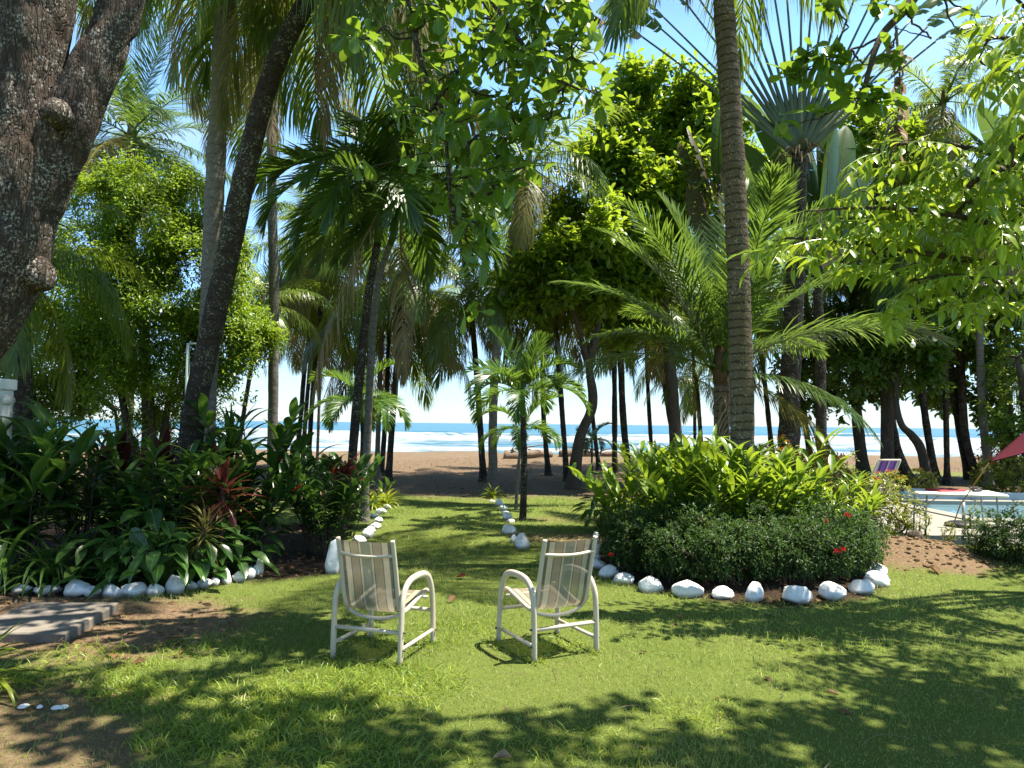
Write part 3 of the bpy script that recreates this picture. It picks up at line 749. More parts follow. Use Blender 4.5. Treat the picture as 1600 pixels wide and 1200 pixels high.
# the palms along the beach
for i, (lab, d, bx, pts, r0, kw) in enumerate((
    ("leaning beach palm, leftmost of the four thin trunks in front of the surf", 26, 463, [(470, 650), (478, 560), (500, 428)], .14, dict(nf=18)),
    ("beach palm second from the left of the four thin trunks in front of the surf", 27, 474, [(480, 620), (494, 490)], .13, dict(nf=16)),
    ("dark beach palm, third from left of the four thin trunks before the surf", 24.5, 483, [(488, 620), (497, 520), (512, 382)], .13, dict(nf=18)),
    ("thin pale beach palm, rightmost of the four thin trunks in front of the surf", 28, 497, [(499, 620), (503, 505)], .09, dict(nf=14, fs=.8, bark_='palm_grey')),
    ("shorter beach palm left of the gap over the sea, inner one of two", 24, 597, [(603, 640), (608, 520)], .14, dict(nf=16)),
    ("stout beach palm at the left side of the open gap over the sea", 21.5, 608, [(620, 560), (628, 452)], .15, dict(nf=20)),
    ("tall beach palm behind the stout one with its crown up among the fronds", 23, 590, [(600, 420), (610, 240)], .13, dict(nf=20, bark_='palm_grey')),
    ("dark beach palm at the right side of the open gap over the sea", 22, 757, [(746, 600), (735, 470)], .16, dict(nf=20)),
    ("tall palm leaning right with brown skirt of dry fronds above the lawn path", 19.5, 771, [(772, 600), (789, 430), (822, 268)], .19, dict(nf=18, dead=6, kind='coco', bark_='palm_grey')),
    ("beach palm with moss on its trunk behind the lone lawn palm", 25, 858, [(848, 620), (850, 440)], .14, dict(nf=18)),
    ("beach palm with a swollen foot right of the mossy trunk", 22.5, 887, [(878, 640), (862, 420)], .14, dict(nf=18)),
    ("thin beach palm behind the crooked almond trunk", 28, 937, [(925, 640), (915, 500)], .14, dict(nf=15)),
    ("straight beach palm left of the palm with a flared curving foot", 25, 961, [(960, 600), (957, 415)], .15, dict(nf=18, dead=5)),
    ("beach palm with a flared foot curving right beside a straight palm", 22.5, 986, [(973, 640), (966, 390)], .17, dict(nf=18, flare=2.1, dead=5)),
    ("beach palm with pale stem behind the hanging frond of the young coconut palm", 30, 1020, [(1012, 600), (1008, 470)], .14, dict(nf=14)),
    ("beach palm leaning left behind the fronds of the young coconut palm", 28, 1063, [(1041, 620), (1022, 480)], .16, dict(nf=16)),
    ("thin beach palm left of the young coconut palm's trunk", 31, 1086, [(1085, 620), (1083, 540)], .12, dict(nf=12)),
    ("short dark beach palm with a ragged low crown beside the young coconut palm", 29, 1098, [(1092, 640), (1088, 598)], .14, dict(nf=14, fs=.6, dead=3)),
    ("leaning beach palm seen between the ringed trunk and the fan palm trunk", 29, 1209, [(1195, 600), (1178, 460)], .16, dict(nf=14)),
    ("beach palm leaning left just right of the fan palm trunk", 25, 1272, [(1256, 640), (1248, 480)], .16, dict(nf=14, flare=2)),
    ("beach palm leaning left behind the pool garden hedge", 26, 1298, [(1270, 560), (1255, 430)], .16, dict(nf=14)),
    ("heavy footed beach palm curving up behind the striped deck chair", 22.5, 1422, [(1398, 690), (1388, 600), (1383, 380)], .24, dict(nf=16, flare=2.3)),
    ("beach palm with a broad root mound behind the folding table", 24, 1461, [(1447, 660), (1434, 560), (1425, 420)], .19, dict(nf=16, flare=2.2)),
    ("beach palm forking from the same root mound, left stem, behind the folding table", 25, 1513, [(1497, 660), (1478, 520)], .19, dict(nf=14, flare=1.8)),
    ("beach palm forking from the same root mound, right stem, behind the folding table", 24.6, 1530, [(1510, 690), (1503, 600), (1500, 460)], .2, dict(nf=14, flare=2.2)),
    ("straight grey palm trunk between the folding table and the red shade cloth", 20, 1546, [(1535, 640), (1529, 470), (1526, 330)], .17, dict(nf=16, bark_='palm_grey')),
    ("distant palm with its crown against the sky at upper right", 23, 1478, [(1476, 500), (1474, 168)], .14, dict(nf=18, dead=1)),
    ("thin palm leaning right in the gap beside the round bush tree", 20, 366, [(385, 620), (408, 480)], .1, dict(nf=13, fs=.7)),
)):
    px_palm("coconut_palm", lab, d, bx, pts, r0 * .66, r0 * .54, seed=20 + i, group=GP, **{'flare': 2.1, 'dead': 1, 'lo': -32, **kw})

# the ringed palm in the right bed and the young coconut palm behind it
px_palm("coconut_palm", "tall palm with a pale ringed trunk growing out of the right stone edged bed", 9.5, 1163, [(1161, 700), (1153, 400), (1141, 150), (1126, -60), (1117, -270)], .165, .125, nf=15, seed=60, fs=.88, bark_='palm_ring', group=GP, flare=1.25, lo=-62)
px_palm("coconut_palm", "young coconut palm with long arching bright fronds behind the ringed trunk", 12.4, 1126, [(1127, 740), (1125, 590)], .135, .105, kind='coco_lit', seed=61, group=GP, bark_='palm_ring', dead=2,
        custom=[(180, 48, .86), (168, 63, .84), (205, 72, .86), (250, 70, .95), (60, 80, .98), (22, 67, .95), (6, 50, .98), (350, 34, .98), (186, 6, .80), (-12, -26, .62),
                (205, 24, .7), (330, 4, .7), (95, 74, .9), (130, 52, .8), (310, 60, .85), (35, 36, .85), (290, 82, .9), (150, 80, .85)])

# ------------------------------------------------------------------ fan shaped traveller's tree and paddle leaved plants
def paddle_leaf(L, W, seed, bend=.6, torn=.35, pl=1.2, pr=.028, ragged=0):
    """stalk along +X then a banana-like blade torn into strips; returns collectors (stalk, blade)"""
    rng = np.random.default_rng(seed)
    gs, gb = G(), G()
    n = 26; t = np.linspace(0, 1, n); Lt = pl + L
    a = -bend * np.clip((t * Lt - pl * .7) / L, 0, 1.3) ** 1.5
    P = np.zeros((n, 3)); P[1:, 0] = np.cumsum(np.cos(a[1:])) * Lt / (n - 1); P[1:, 2] = np.cumsum(np.sin(a[1:])) * Lt / (n - 1)
    add_tube(gs, P, np.interp(t, [0, .15, .4, 1], [pr * 3.2, pr * 1.7, pr, .005]), 7, .5, flat=.7)
    for sd in (1, -1):
        q = 0.0; m = 0
        while q < 1:
            stp = rng.uniform(.05, .16) if torn > .2 else rng.uniform(.2, .45)
            q2 = min(1, q + stp); qq = np.linspace(q, q2, 5); gap = .008 if torn > .2 else .002
            w = W / 2 * np.clip(np.sin(np.clip(qq * .92 + .08, 0, 1) * PI) ** .55, .05, 1)
            x = (pl + (qq - gap * (np.arange(5) == 4)) * L * .99) / Lt
            B = np.stack([np.interp(x, t, P[:, i]) for i in range(3)], -1); aa = np.interp(x, t, a)
            T = np.stack([np.cos(aa), 0 * aa, np.sin(aa)], -1); Nn = np.stack([-np.sin(aa), 0 * aa, np.cos(aa)], -1)
            dr = rng.uniform(.05, .9) * torn * 1.4 + ragged * rng.uniform(-.8, 1.6); sl = .28 + ragged * rng.uniform(-.5, .8); w = w * (1 - ragged * rng.uniform(-.2, .85))
            rows = []
            for u in (0, .35, .7, 1):
                c = B + (w * u)[:, None] * (np.array([0, sd, 0]) * math.cos(dr * u) + Nn * (.25 * (1 - u) - math.sin(dr * u) * .9) + T * sl * u)
                rows.append(c)
            V = np.stack(rows, 1).reshape(-1, 3); i = np.arange(4)[:, None] * 4
            F = np.concatenate([np.stack([i + j, i + j + 4, i + j + 5, i + j + 1], -1).reshape(-1, 4) for j in range(3)])
            gb.add(V, F, np.clip(rng.normal(.45, .15), 0, 1), np.tile(np.linspace(0, 1, 4), 5)[:, None] * [1, .3])
            q = q2
    return gs, gb
def place_leaf(t, gs, gb, loc, az, elev, roll=0, mat='banana', stalk='petiole', sc=1.0, name="leaf"):
    R = Matrix.Rotation(rad(az), 4, 'Z') @ Matrix.Rotation(rad(-elev), 4, 'Y') @ Matrix.Rotation(rad(roll), 4, 'X')
    s = gs.build(name, M[stalk], t, local=True) if not isinstance(gs, bpy.types.Mesh) else mobj(name, gs, t)
    s.matrix_local = Matrix.Translation(loc) @ R @ Matrix.Scale(sc, 4)
    b = gb.build("blade", M[mat], s, local=True)
    return s

def travellers():
    b = gx(1230, 16.2)
    t = thing("fan_palm", "fan shaped traveller's tree spreading grey stalks in one flat fan at upper right", "fan tree", b)
    g = G(); top = at(1249, 236, 16.2)
    palm_trunk(g, [b - [0, 0, .1], at(1236, 560, 16.2), at(1246, 380, 16.2), top], .25, .17, 1.3, 14, 3); g.build("trunk", M['palm_dark'], t)
    o = np.array(top) - b; rng = np.random.default_rng(4)
    angs = np.linspace(-50, 47, 22)
    for i, a in enumerate(angs):
        # the fan lies across the view: stalk direction (sin a, slight, cos a), boat shaped sheaths overlap at the heart
        ph = rad(a); Lp = 4.3 + rng.uniform(-.15, .25); org = o + np.array([math.sin(ph) * .10, .012 * (i % 2) - .006, .1 + abs(a) * -.004])
        d = np.array([math.sin(ph), .03 * rng.normal(), math.cos(ph)])
        s = np.linspace(0, 1, 12)
        cv = d[None] * (s * Lp)[:, None] + org; cv[:, 2] -= (s ** 2) * .25 * abs(math.sin(ph)); cv[:, 1] += rng.normal(0, .03) * s
        w = np.interp(s, [0, .1, .25, .42, .6, 1], [.09, .082, .056, .036, .027, .022])
        gs = G(); add_tube(gs, cv, w, 7, .45 + .4 * rng.uniform(), flat=.42, up=(0, 1, 0)); lf = gs.build("leaf", M['petiole'], t, local=True)
        _, gb = paddle_leaf(1.7, .62, 50 + i, 1.0 + abs(a) * .008, .6, 0.0)
        bl = gb.build("blade", M['banana'] if i % 6 else M['dead'], lf, local=True)
        bl.matrix_local = Matrix.Translation(cv[-1]) @ Matrix.Rotation(rad(0 if a > 0 else 180), 4, 'Z') @ Matrix.Rotation(rad(-(90 - abs(a))), 4, 'Y') @ Matrix.Rotation(rng.normal(0, .5), 4, 'X')
    sk = G()
    for i in range(26):                                        # old split sheaths hanging round the heart
        a = rng.uniform(0, 6.28); r = .17; L = rng.uniform(.3, .8)
        p0 = o + [math.cos(a) * r, math.sin(a) * r, rng.uniform(-.3, .15)]
        add_tube(sk, catmull([p0, p0 + [math.cos(a) * L * .45, math.sin(a) * L * .4, .02], p0 + [math.cos(a) * L * .8, math.sin(a) * L * .7, -.25 * L - .15]], 4), np.linspace(.035, .006, 9), 4, rng.uniform(0, 1), flat=.4)
    sk.build("old_sheath", M['dead'], t, local=True)
travellers()

def paddle_plant(name, label, d, bx, tops, mat='banana', group=None, W=.55, torn=.1, seed=0, hpy=430):
    """upright plant: every leaf leaves the base and reaches its own top point"""
    b = gx(bx, d); t = thing(name, label, "paddle plant", b, 0, group); rng = np.random.default_rng(seed); hb = at(bx, hpy, d)[2] - b[2]
    g = G(); palm_trunk(g, [b - [0, 0, .1], b + [.05, 0, hb * .5], b + [0, 0, hb]], .13, .11, 1.3, 10, seed); g.build("trunk", M['palm_dark'], t)
    for i, (px, py, L, dy, m) in enumerate(tops):
        p = at(px, py, d + dy) - b; st = np.array([rng.normal(0, .06), rng.normal(0, .06), hb - .1])
        v = p - st; D = np.linalg.norm(v)
        gs, gb = paddle_leaf(L, W * rng.uniform(.85, 1.15), seed * 40 + i, .25 + (.5 if m == 'dead' else 0), torn if m != 'dead' else .8, max(.3, D - L), .02)
        az = math.degrees(math.atan2(v[1], v[0])); el = math.degrees(math.asin(v[2] / D)) + 3
        place_leaf(t, gs, gb, st, az, el, rng.uniform(-50, 50) + 90 * (rng.uniform() > .5), m)
    return t
paddle_plant("paddle_plant", "clump of tall upright green paddle leaves behind the ringed palm trunk", 17.5, 1280,
             [(1170, 140, 3.0, 0, 'banana'), (1205, 150, 3.2, .3, 'banana'), (1325, 130, 3.2, .2, 'banana'), (1300, 150, 3.2, -.2, 'banana'), (1345, 185, 2.8, .4, 'banana'), (1270, 210, 2.8, .5, 'banana'), (1335, 300, 2.2, .2, 'dead'), (1150, 230, 2.6, .6, 'banana'), (1360, 260, 2.2, 0, 'banana')], W=.8, seed=3, group="paddle leaved plants")
paddle_plant("paddle_plant", "clump of dull brownish paddle leaves left of the ringed palm trunk", 18.5, 1130,
             [(1085, 190, 2.2, 0, 'paddle_brown'), (1065, 225, 2.0, .3, 'paddle_brown'), (1100, 165, 2.4, .2, 'banana'), (1135, 200, 2.2, -.2, 'paddle_brown'), (1075, 290, 1.7, 0, 'paddle_brown'), (1120, 240, 2.0, .2, 'coco_old')], W=.55, torn=.4, seed=5, group="paddle leaved plants")
paddle_plant("paddle_plant", "shiny dark green paddle leaves behind the bright drooping branches at upper right", 12, 1655,
             [(1500, 175, 2.0, 0, 'banana'), (1530, 165, 2.2, .2, 'banana'), (1570, 120, 2.4, -.1, 'banana'), (1600, 105, 2.4, .3, 'banana'), (1480, 240, 1.8, 0, 'banana'), (1640, 120, 2.4, 0, 'banana'), (1550, 230, 1.6, .4, 'banana')], W=.5, torn=.05, seed=7, hpy=360, group="paddle leaved plants")

# ------------------------------------------------------------------ broadleaf trees
def blobs_pts(blobs, n, rng, shell=.5):
    vol = np.array([b[3] * b[4] * b[5] for b in blobs]) ** .67; k = rng.choice(len(blobs), n, p=vol / vol.sum())
    B = np.array(blobs)[k]; d = nrm(rng.normal(0, 1, (n, 3))); r = rng.uniform(shell ** 3, 1, n) ** (1 / 3.)
    P = B[:, :3] + d * r[:, None] * B[:, 3:6]
    return P, d
def leafy_tree(name, label, base, trunk_paths, blobs, ncl, per, size, tm, mat, bark_='tree_dark', seed=0, nbr=120, cat='tree', group=None, gap=.42, pitch=(.5, 1.3), droop=.25, shell=.5, spread=.04, rtip=.010, extra=None):
    rng = np.random.default_rng(2000 + seed); base = np.asarray(base, float)
    t = thing(name, label, cat, base, 0, group)
    P, d = blobs_pts(blobs, ncl, rng, shell)
    rm = float(np.mean([b[3] for b in blobs]))
    P = P + (np.stack([fbm(P, 1.3 / rm, seed + 60 + q, 2) for q in range(3)], -1) - .5) * rm * np.array([1.7, 1.7, 1.2])
    k = fbm(P, .9 / max(.6, np.mean([b[3] for b in blobs]) * .6), seed + 5, 3) > gap
    P, d = P[k], d[k]
    if extra is not None: P = np.vstack([P, extra]); d = np.vstack([d, nrm(rng.normal(0, 1, (len(extra), 3)) + [0, 0, -.6])])
    g = G(); roots = []
    for path, r0, r1 in trunk_paths:
        c = catmull(path, 10); rr = np.linspace(r0, r1, len(c)); 
        zz = c[:, 2] - base[2]; rr = rr * (1 + .8 * np.exp(-np.maximum(zz, 0) / .25) * (zz < 1.5))
        V, F, uv = tube(c, rr, 12); nz = fbm(V, 2.5, seed, 3) - .5; cc = np.repeat(c, 12, 0); g.add(V + (V - cc) * (nz * .35)[:, None], F, .5, uv)
        roots += list(c[len(c) // 2:][::2])
    sel = rng.permutation(len(P))[:nbr]
    if extra is not None: sel = np.unique(np.concatenate([sel, np.arange(len(P) - len(extra), len(P))]))
    grow(g, roots, P[sel] - d[sel] * .05, rtip, .12, 5, .05, rng)
    g.build("trunk", M[bark_], t)
    gl = G(); rosettes(gl, P, d * .7 + np.array([0, 0, .5]) + rng.normal(0, .3, P.shape), per, size, tm, rng, pitch, droop, spread)
    gl.build("crown", M[mat], t)
    return t
def B3(px, py, d, rx, ry, rz): return (*at(px, py, d), rx, ry, rz)

leafy_tree("bush_tree", "dense round bright green small leaved tree behind the left bed", gx(235, 14.8), [([gx(235, 14.8) - [0, 0, .1], at(232, 640, 14.8), at(225, 520, 14.8), at(235, 420, 14.8)], .16, .06), ([gx(245, 15) - [0, 0, .1], at(265, 620, 15), at(300, 500, 15)], .09, .04), ([gx(225, 14.6), at(190, 620, 14.6), at(160, 500, 14.6)], .09, .04)],
           [B3(225, 345, 14.8, 1.35, 1.3, 1.05), B3(150, 320, 15, .55, .8, .45), B3(300, 340, 15, .6, .8, .6), B3(205, 275, 14.8, .45, .6, .35), B3(345, 395, 14.8, .5, .6, .5), B3(110, 400, 15, .5, .6, .6), B3(385, 540, 14.8, .4, .5, .7), B3(160, 420, 14.6, 1.0, 1.2, 1.0), B3(310, 430, 14.6, 1.05, 1.2, 1.2), B3(225, 480, 14.2, 1.5, 1.3, 1.3), B3(330, 530, 14.8, .9, 1.0, .9), B3(130, 530, 15.2, 1.1, 1.2, .9), B3(240, 590, 14.6, 1.5, 1.2, .8), B3(60, 560, 15.6, 1.2, 1.0, 1.2), B3(370, 460, 15, .45, .6, .9)],
           23000, 9, .085, OVAT, 'bush', seed=1, nbr=420, gap=.48, shell=.4, spread=.09, rtip=.006, pitch=(.5, 1.5))
leafy_tree("dark_tree", "dark shaded tree filling the gap at far left behind the forked trunk", gx(-40, 16.5), [([gx(-40, 16.5), at(-30, 500, 16.5), at(0, 350, 16.5)], .2, .1)],
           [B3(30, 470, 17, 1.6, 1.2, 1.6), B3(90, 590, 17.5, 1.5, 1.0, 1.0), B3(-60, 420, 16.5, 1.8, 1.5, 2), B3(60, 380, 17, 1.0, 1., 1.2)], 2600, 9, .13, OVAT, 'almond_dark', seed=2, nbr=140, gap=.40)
leafy_tree("undergrowth_shrub", "dark twiggy undergrowth below the round bush tree", gx(190, 15.8), [([gx(190, 15.8), at(185, 690, 15.8), at(180, 640, 15.8)], .05, .03), ([gx(300, 15.8), at(300, 690, 15.8), at(310, 640, 15.8)], .05, .03)],
           [B3(90, 640, 15.8, .8, .7, .6), B3(180, 650, 15.8, .8, .7, .5), B3(270, 640, 15.8, .8, .7, .6), B3(340, 640, 15.8, .6, .6, .6), B3(140, 600, 16, .9, .7, .6), B3(30, 620, 16, .7, .7, .8)], 2300, 8, .085, OVAT, 'almond_dark', seed=12, nbr=160, cat='shrub', gap=.44, rtip=.006, shell=.3)
GA = "sea almond trees near the beach"
leafy_tree("almond_tree", "tall sunlit almond tree with layered bright crown right of the lawn path", gx(1060, 21), [([gx(1060, 21), at(1050, 600, 21), at(1035, 450, 21), at(1030, 300, 21), at(1040, 190, 21)], .2, .07)],
           [B3(1030, 150, 21, 1.3, 1.3, .55), B3(1085, 180, 21, 1.1, 1.4, .8), B3(960, 250, 20.5, 1.3, 1.4, .6), B3(1040, 270, 20.5, 1.8, 1.6, .9), B3(930, 320, 20, 1.0, 1.4, .7), B3(1000, 340, 20, 1.7, 1.6, .8), B3(1110, 330, 21, 1.3, 1.3, .9), B3(1120, 230, 21.5, .9, 1.2, .9), B3(1080, 440, 21, 1.4, 1.2, 1.0), B3(1180, 260, 22.5, 1.2, 1.2, 1.2), B3(985, 205, 21, 1.1, 1.3, .7), B3(1060, 215, 21, 1.1, 1.3, .7), B3(1000, 130, 21, .5, .7, .35), B3(1120, 170, 21.5, .9, 1.1, .6), B3(920, 240, 20.5, .6, 1, .45), B3(1000, 440, 21, 1.3, 1.3, .8)],
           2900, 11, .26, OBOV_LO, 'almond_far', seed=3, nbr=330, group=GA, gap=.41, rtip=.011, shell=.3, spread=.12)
leafy_tree("almond_tree", "crooked leaning almond trunk with dark layered crown behind the lone lawn palm", gx(897, 20), [([gx(897, 20) - [0, 0, .1], at(905, 690, 20), at(926, 630, 20), at(921, 570, 20), at(935, 500, 20), at(930, 400, 20)], .17, .07), ([at(921, 575, 20), at(900, 500, 19.8), at(870, 430, 19.5)], .08, .04)],
           [B3(860, 385, 19.5, 1.1, 1.3, .55), B3(930, 380, 19, 1.3, 1.3, .5), B3(885, 450, 19.5, 1.2, 1.2, .5), B3(960, 470, 20, 1.0, 1.2, .7), B3(840, 480, 20, .7, 1, .4), B3(1000, 530, 21, .8, 1., .6), B3(830, 430, 20, .7, 1., .6)],
           1500, 12, .24, OBOV_LO, 'almond_far', seed=4, nbr=200, group=GA, gap=.43, rtip=.011, shell=.3, spread=.11)
leafy_tree("almond_tree", "crooked thin almond trunk bending twice behind the striped deck chair", gx(1450, 21), [([gx(1450, 21) - [0, 0, .1], at(1440, 705, 21), at(1424, 680, 21), at(1408, 662, 21), at(1400, 620, 21), at(1405, 540, 21)], .14, .06)],
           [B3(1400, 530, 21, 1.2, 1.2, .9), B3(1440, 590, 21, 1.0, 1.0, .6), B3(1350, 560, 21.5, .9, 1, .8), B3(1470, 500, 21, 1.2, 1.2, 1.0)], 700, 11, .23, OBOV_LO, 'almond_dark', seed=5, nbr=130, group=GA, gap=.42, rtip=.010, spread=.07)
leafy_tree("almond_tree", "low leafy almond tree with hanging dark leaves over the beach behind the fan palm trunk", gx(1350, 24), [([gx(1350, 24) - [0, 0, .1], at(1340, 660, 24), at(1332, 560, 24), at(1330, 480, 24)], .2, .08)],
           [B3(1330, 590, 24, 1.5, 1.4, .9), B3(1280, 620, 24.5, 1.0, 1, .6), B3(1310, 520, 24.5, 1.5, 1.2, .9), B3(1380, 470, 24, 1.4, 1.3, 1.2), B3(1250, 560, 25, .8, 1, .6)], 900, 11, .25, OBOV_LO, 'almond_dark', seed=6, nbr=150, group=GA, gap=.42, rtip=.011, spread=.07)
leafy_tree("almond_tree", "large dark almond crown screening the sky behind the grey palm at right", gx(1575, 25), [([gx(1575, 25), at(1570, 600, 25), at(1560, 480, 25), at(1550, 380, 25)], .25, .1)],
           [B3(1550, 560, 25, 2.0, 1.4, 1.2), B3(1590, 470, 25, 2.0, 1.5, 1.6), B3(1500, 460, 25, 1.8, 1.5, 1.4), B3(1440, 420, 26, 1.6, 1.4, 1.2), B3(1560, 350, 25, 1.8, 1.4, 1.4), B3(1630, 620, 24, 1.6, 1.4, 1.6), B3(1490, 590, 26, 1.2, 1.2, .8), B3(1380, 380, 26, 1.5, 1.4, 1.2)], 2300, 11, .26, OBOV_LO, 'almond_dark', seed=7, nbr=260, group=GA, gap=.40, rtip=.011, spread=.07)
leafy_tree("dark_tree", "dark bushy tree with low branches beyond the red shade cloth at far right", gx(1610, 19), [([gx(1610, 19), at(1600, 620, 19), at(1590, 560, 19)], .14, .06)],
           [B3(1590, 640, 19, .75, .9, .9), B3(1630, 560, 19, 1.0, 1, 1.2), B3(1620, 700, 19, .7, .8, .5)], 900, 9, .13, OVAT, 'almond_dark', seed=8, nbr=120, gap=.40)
leafy_tree("almond_tree", "bright leafy tree top behind the paddle leaves at upper right", gx(1385, 22), [([gx(1385, 22), at(1385, 500, 22), at(1375, 300, 22), at(1370, 200, 22)], .2, .07)],
           [B3(1375, 215, 22, 1.0, 1, .8), B3(1400, 290, 22, 1.3, 1.2, 1.0), B3(1330, 200, 23, 1.0, 1, .8), B3(1440, 260, 23, 1.0, 1.1, 1.0)], 600, 11, .24, OBOV_LO, 'almond_far', seed=9, nbr=120, group=GA, gap=.42, rtip=.011, spread=.07)

# ------------------------------------------------------------------ near trees whose crowns hang over the lawn
def over(px, py, h):
    """the point h metres up along the sun's ray that ends at the lawn spot seen at (px, py)"""
    return grd(px, py) + SUN * (h / SUN[2])

def forked_tree():
    rng = np.random.default_rng(5)
    base = np.array([-4.4, 4.1, 0.0]); d = 4.1
    t = thing("forked_tree", "massive forked tree with rough dark bark and pale lichen at the left edge", "tree", base)
    main = [base - [0.1, 0, .1], at(-330, 900, d), at(-180, 640, d), at(-24, 430, d), at(20, 260, d), at(44, 100, d), at(60, -20, d), at(70, -200, d), at(70, -420, d)]
    limb = [at(-30, 470, d + .1), at(42, 330, d + .02), at(92, 225, d + .02), at(131, 145, d + .04), at(172, 52, d + .1), at(210, -60, d + .2), at(260, -230, d + .5), at(330, -360, d + 1.0)]
    g = G()
    def bole(path, r, seed, k=64, step=.022):
        P = catmull(path, 14); L = np.concatenate([[0], np.cumsum(np.linalg.norm(np.diff(P, axis=0), axis=1))])
        Ld = np.arange(0, L[-1], step); P = np.stack([np.interp(Ld, L, P[:, i]) for i in range(3)], -1)
        rr = np.interp(Ld, L[::14], r)
        V, F, uv = tube(P, rr, k); c = np.repeat(P, k, 0)
        S = V * np.array([1, 1, .35])
        n1 = fbm(V, 1.6, seed, 3) - .5; n2 = fbm(S, 17, seed + 3, 3) - .5; n3 = np.abs(fbm(S, 9, seed + 9, 2) - .5)
        dv = nrm(V - c)
        g.add(V + dv * (n1 * .055 + n2 * .03 - np.exp(-n3 * 26) * .022)[:, None], F, .5, uv)
    bole(main, [.42, .36, .31, .285, .245, .19, .185, .18, .17], 3)
    bole(limb, [.06, .165, .16, .13, .112, .108, .105, .10], 13, 48)
    # burl of a lost branch
    V, F, uv = tube([at(88, 180, d - .16), at(88, 178, d - .24), at(87, 177, d - .29), at(86, 176, d - .32)], [.085, .08, .06, .015], 20)
    n = fbm(V, 14, 5, 3) - .5; g.add(V + n[:, None] * .05, F, .5, uv)
    for (x, y) in ((84, 440),):
        V, F, uv = tube([at(x - 95, y - 45, d + .12), at(x - 50, y - 28, d + .03), at(x - 14, y - 2, d), at(x, y + 8, d)], [.04, .13, .08, .015], 18); g.add(V + (fbm(V, 12, 6, 3) - .5)[:, None] * .05, F, .5, uv)
    # boughs that carry the leaves over the lawn
    b1 = catmull([np.array(limb[-3]), np.array([-1.9, 5.0, 5.6]), np.array([-1.3, 6.0, 6.2]), np.array([-.5, 6.6, 6.1]), np.array([.3, 6.8, 5.9]), np.array([.8, 6.8, 5.6])], 8)
    add_tube(g, b1, np.linspace(.10, .03, len(b1)), 10)
    b2 = catmull([np.array(main[-2]), np.array([-2.6, 5.2, 6.9]), np.array([-1.4, 6.4, 7.4]), np.array([.4, 6.9, 7.2]), np.array([1.6, 6.6, 7.0])], 8)
    add_tube(g, b2, np.linspace(.14, .04, len(b2)), 10)
    b3 = catmull([np.array(main[-1]), np.array([-3.4, 5.6, 7.6]), np.array([-3.8, 8, 8.6]), np.array([-3.6, 10, 9.6])], 8)
    add_tube(g, b3, np.linspace(.15, .05, len(b3)), 10)
    b4 = catmull([b1[18], at(640, 20, 6.5), at(665, 120, 6.4), at(692, 175, 6.3), at(700, 260, 6.2), at(705, 330, 6.2)], 6)
    add_tube(g, b4, np.linspace(.035, .012, len(b4)), 7)
    b5 = catmull([b1[24], at(760, -10, 6.4), at(810, 60, 6.3), at(850, 110, 6.2), at(905, 140, 6.2)], 6)
    add_tube(g, b5, np.linspace(.03, .010, len(b5)), 7)
    # hanging part inside the picture: (px, py, radius px, how many)
    T = []
    for (x, y, r, k) in ((700, 10, 60, 20), (790, 20, 70, 26), (880, 20, 60, 20), (925, 100, 26, 8), (860, 100, 60, 22), (770, 110, 70, 26), (690, 100, 40, 9), (830, 170, 55, 15), (760, 200, 55, 18), (690, 200, 36, 9), (640, 160, 26, 5), (585, 45, 26, 4), (560, 58, 16, 3),
                         (745, 270, 45, 16), (700, 290, 30, 8), (800, 250, 36, 8), (735, 335, 36, 10), (780, 315, 26, 6), (745, 400, 18, 4), (755, 445, 14, 2), (738, 492, 10, 2), (640, 30, 40, 9), (575, 265, 10, 1), (905, 45, 30, 7), (820, -20, 90, 22), (930, 140, 12, 3), (655, 240, 16, 3)):
        for _ in range(k):
            if rng.uniform() < .36: continue
            a = rng.uniform(0, 6.28); q = r * rng.uniform(0, 1) ** .5; dd = rng.uniform(5.9, 6.9) + (.3 if y < 0 else 0)
            T.append(at(x + q * math.cos(a), y + q * math.sin(a), dd))
    # the crown overhead, above the picture: it throws the dappled shade on the lawn at lower left and along the bottom
    for (x, y, r, k) in ((120, 1085, .5, 16), (230, 1120, .6, 26), (60, 1150, .55, 18), (330, 1050, .30, 8), (420, 1130, .5, 20), (250, 1190, .55, 20), (500, 1190, .5, 18), (600, 1165, .35, 10), (640, 1195, .35, 10), (400, 1010, .28, 7), (470, 1035, .3, 7), (530, 1120, .3, 9),
                         (740, 1195, .4, 9), (830, 1130, .22, 6), (900, 1140, .26, 8), (960, 1110, .2, 5), (1000, 1180, .35, 10), (880, 1190, .35, 9), (60, 970, .5, 6), (180, 1000, .4, 5), (60, 1040, .5, 9), (-100, 1100, .8, 20), (-60, 1000, .7, 14), (350, 1200, .5, 14),
                         (60, 880, .9, 26), (160, 860, .8, 22), (260, 850, .7, 18), (-80, 860, 1.0, 26), (340, 840, .6, 10), (60, 820, .9, 20)):
        for _ in range(k):
            h = rng.uniform(6.2, 8.0) if y > 930 else rng.uniform(8.3, 9.6)
            a = rng.uniform(0, 6.28); q = r * rng.uniform(0, 1) ** .5
            T.append(over(x, y, h) + [q * math.cos(a), q * math.sin(a), 0])
    T = np.array(T)
    roots = np.vstack([b1[::3], b2[::3], b3[::3], b4[::2], b5[::2]])
    grow(g, roots, T, .0055, .05, 5, .10, rng, wig=.10)
    g.build("trunk", M['bark'], t)
    gl = G(); dn = rng.normal(0, .5, T.shape) + np.array([0.1, -.1, -.1])
    rosettes(gl, T, dn, 7, .175, OBOV, rng, (.6, 1.6), .4, .06)
    gl.build("crown", M['almond'], t)
forked_tree()

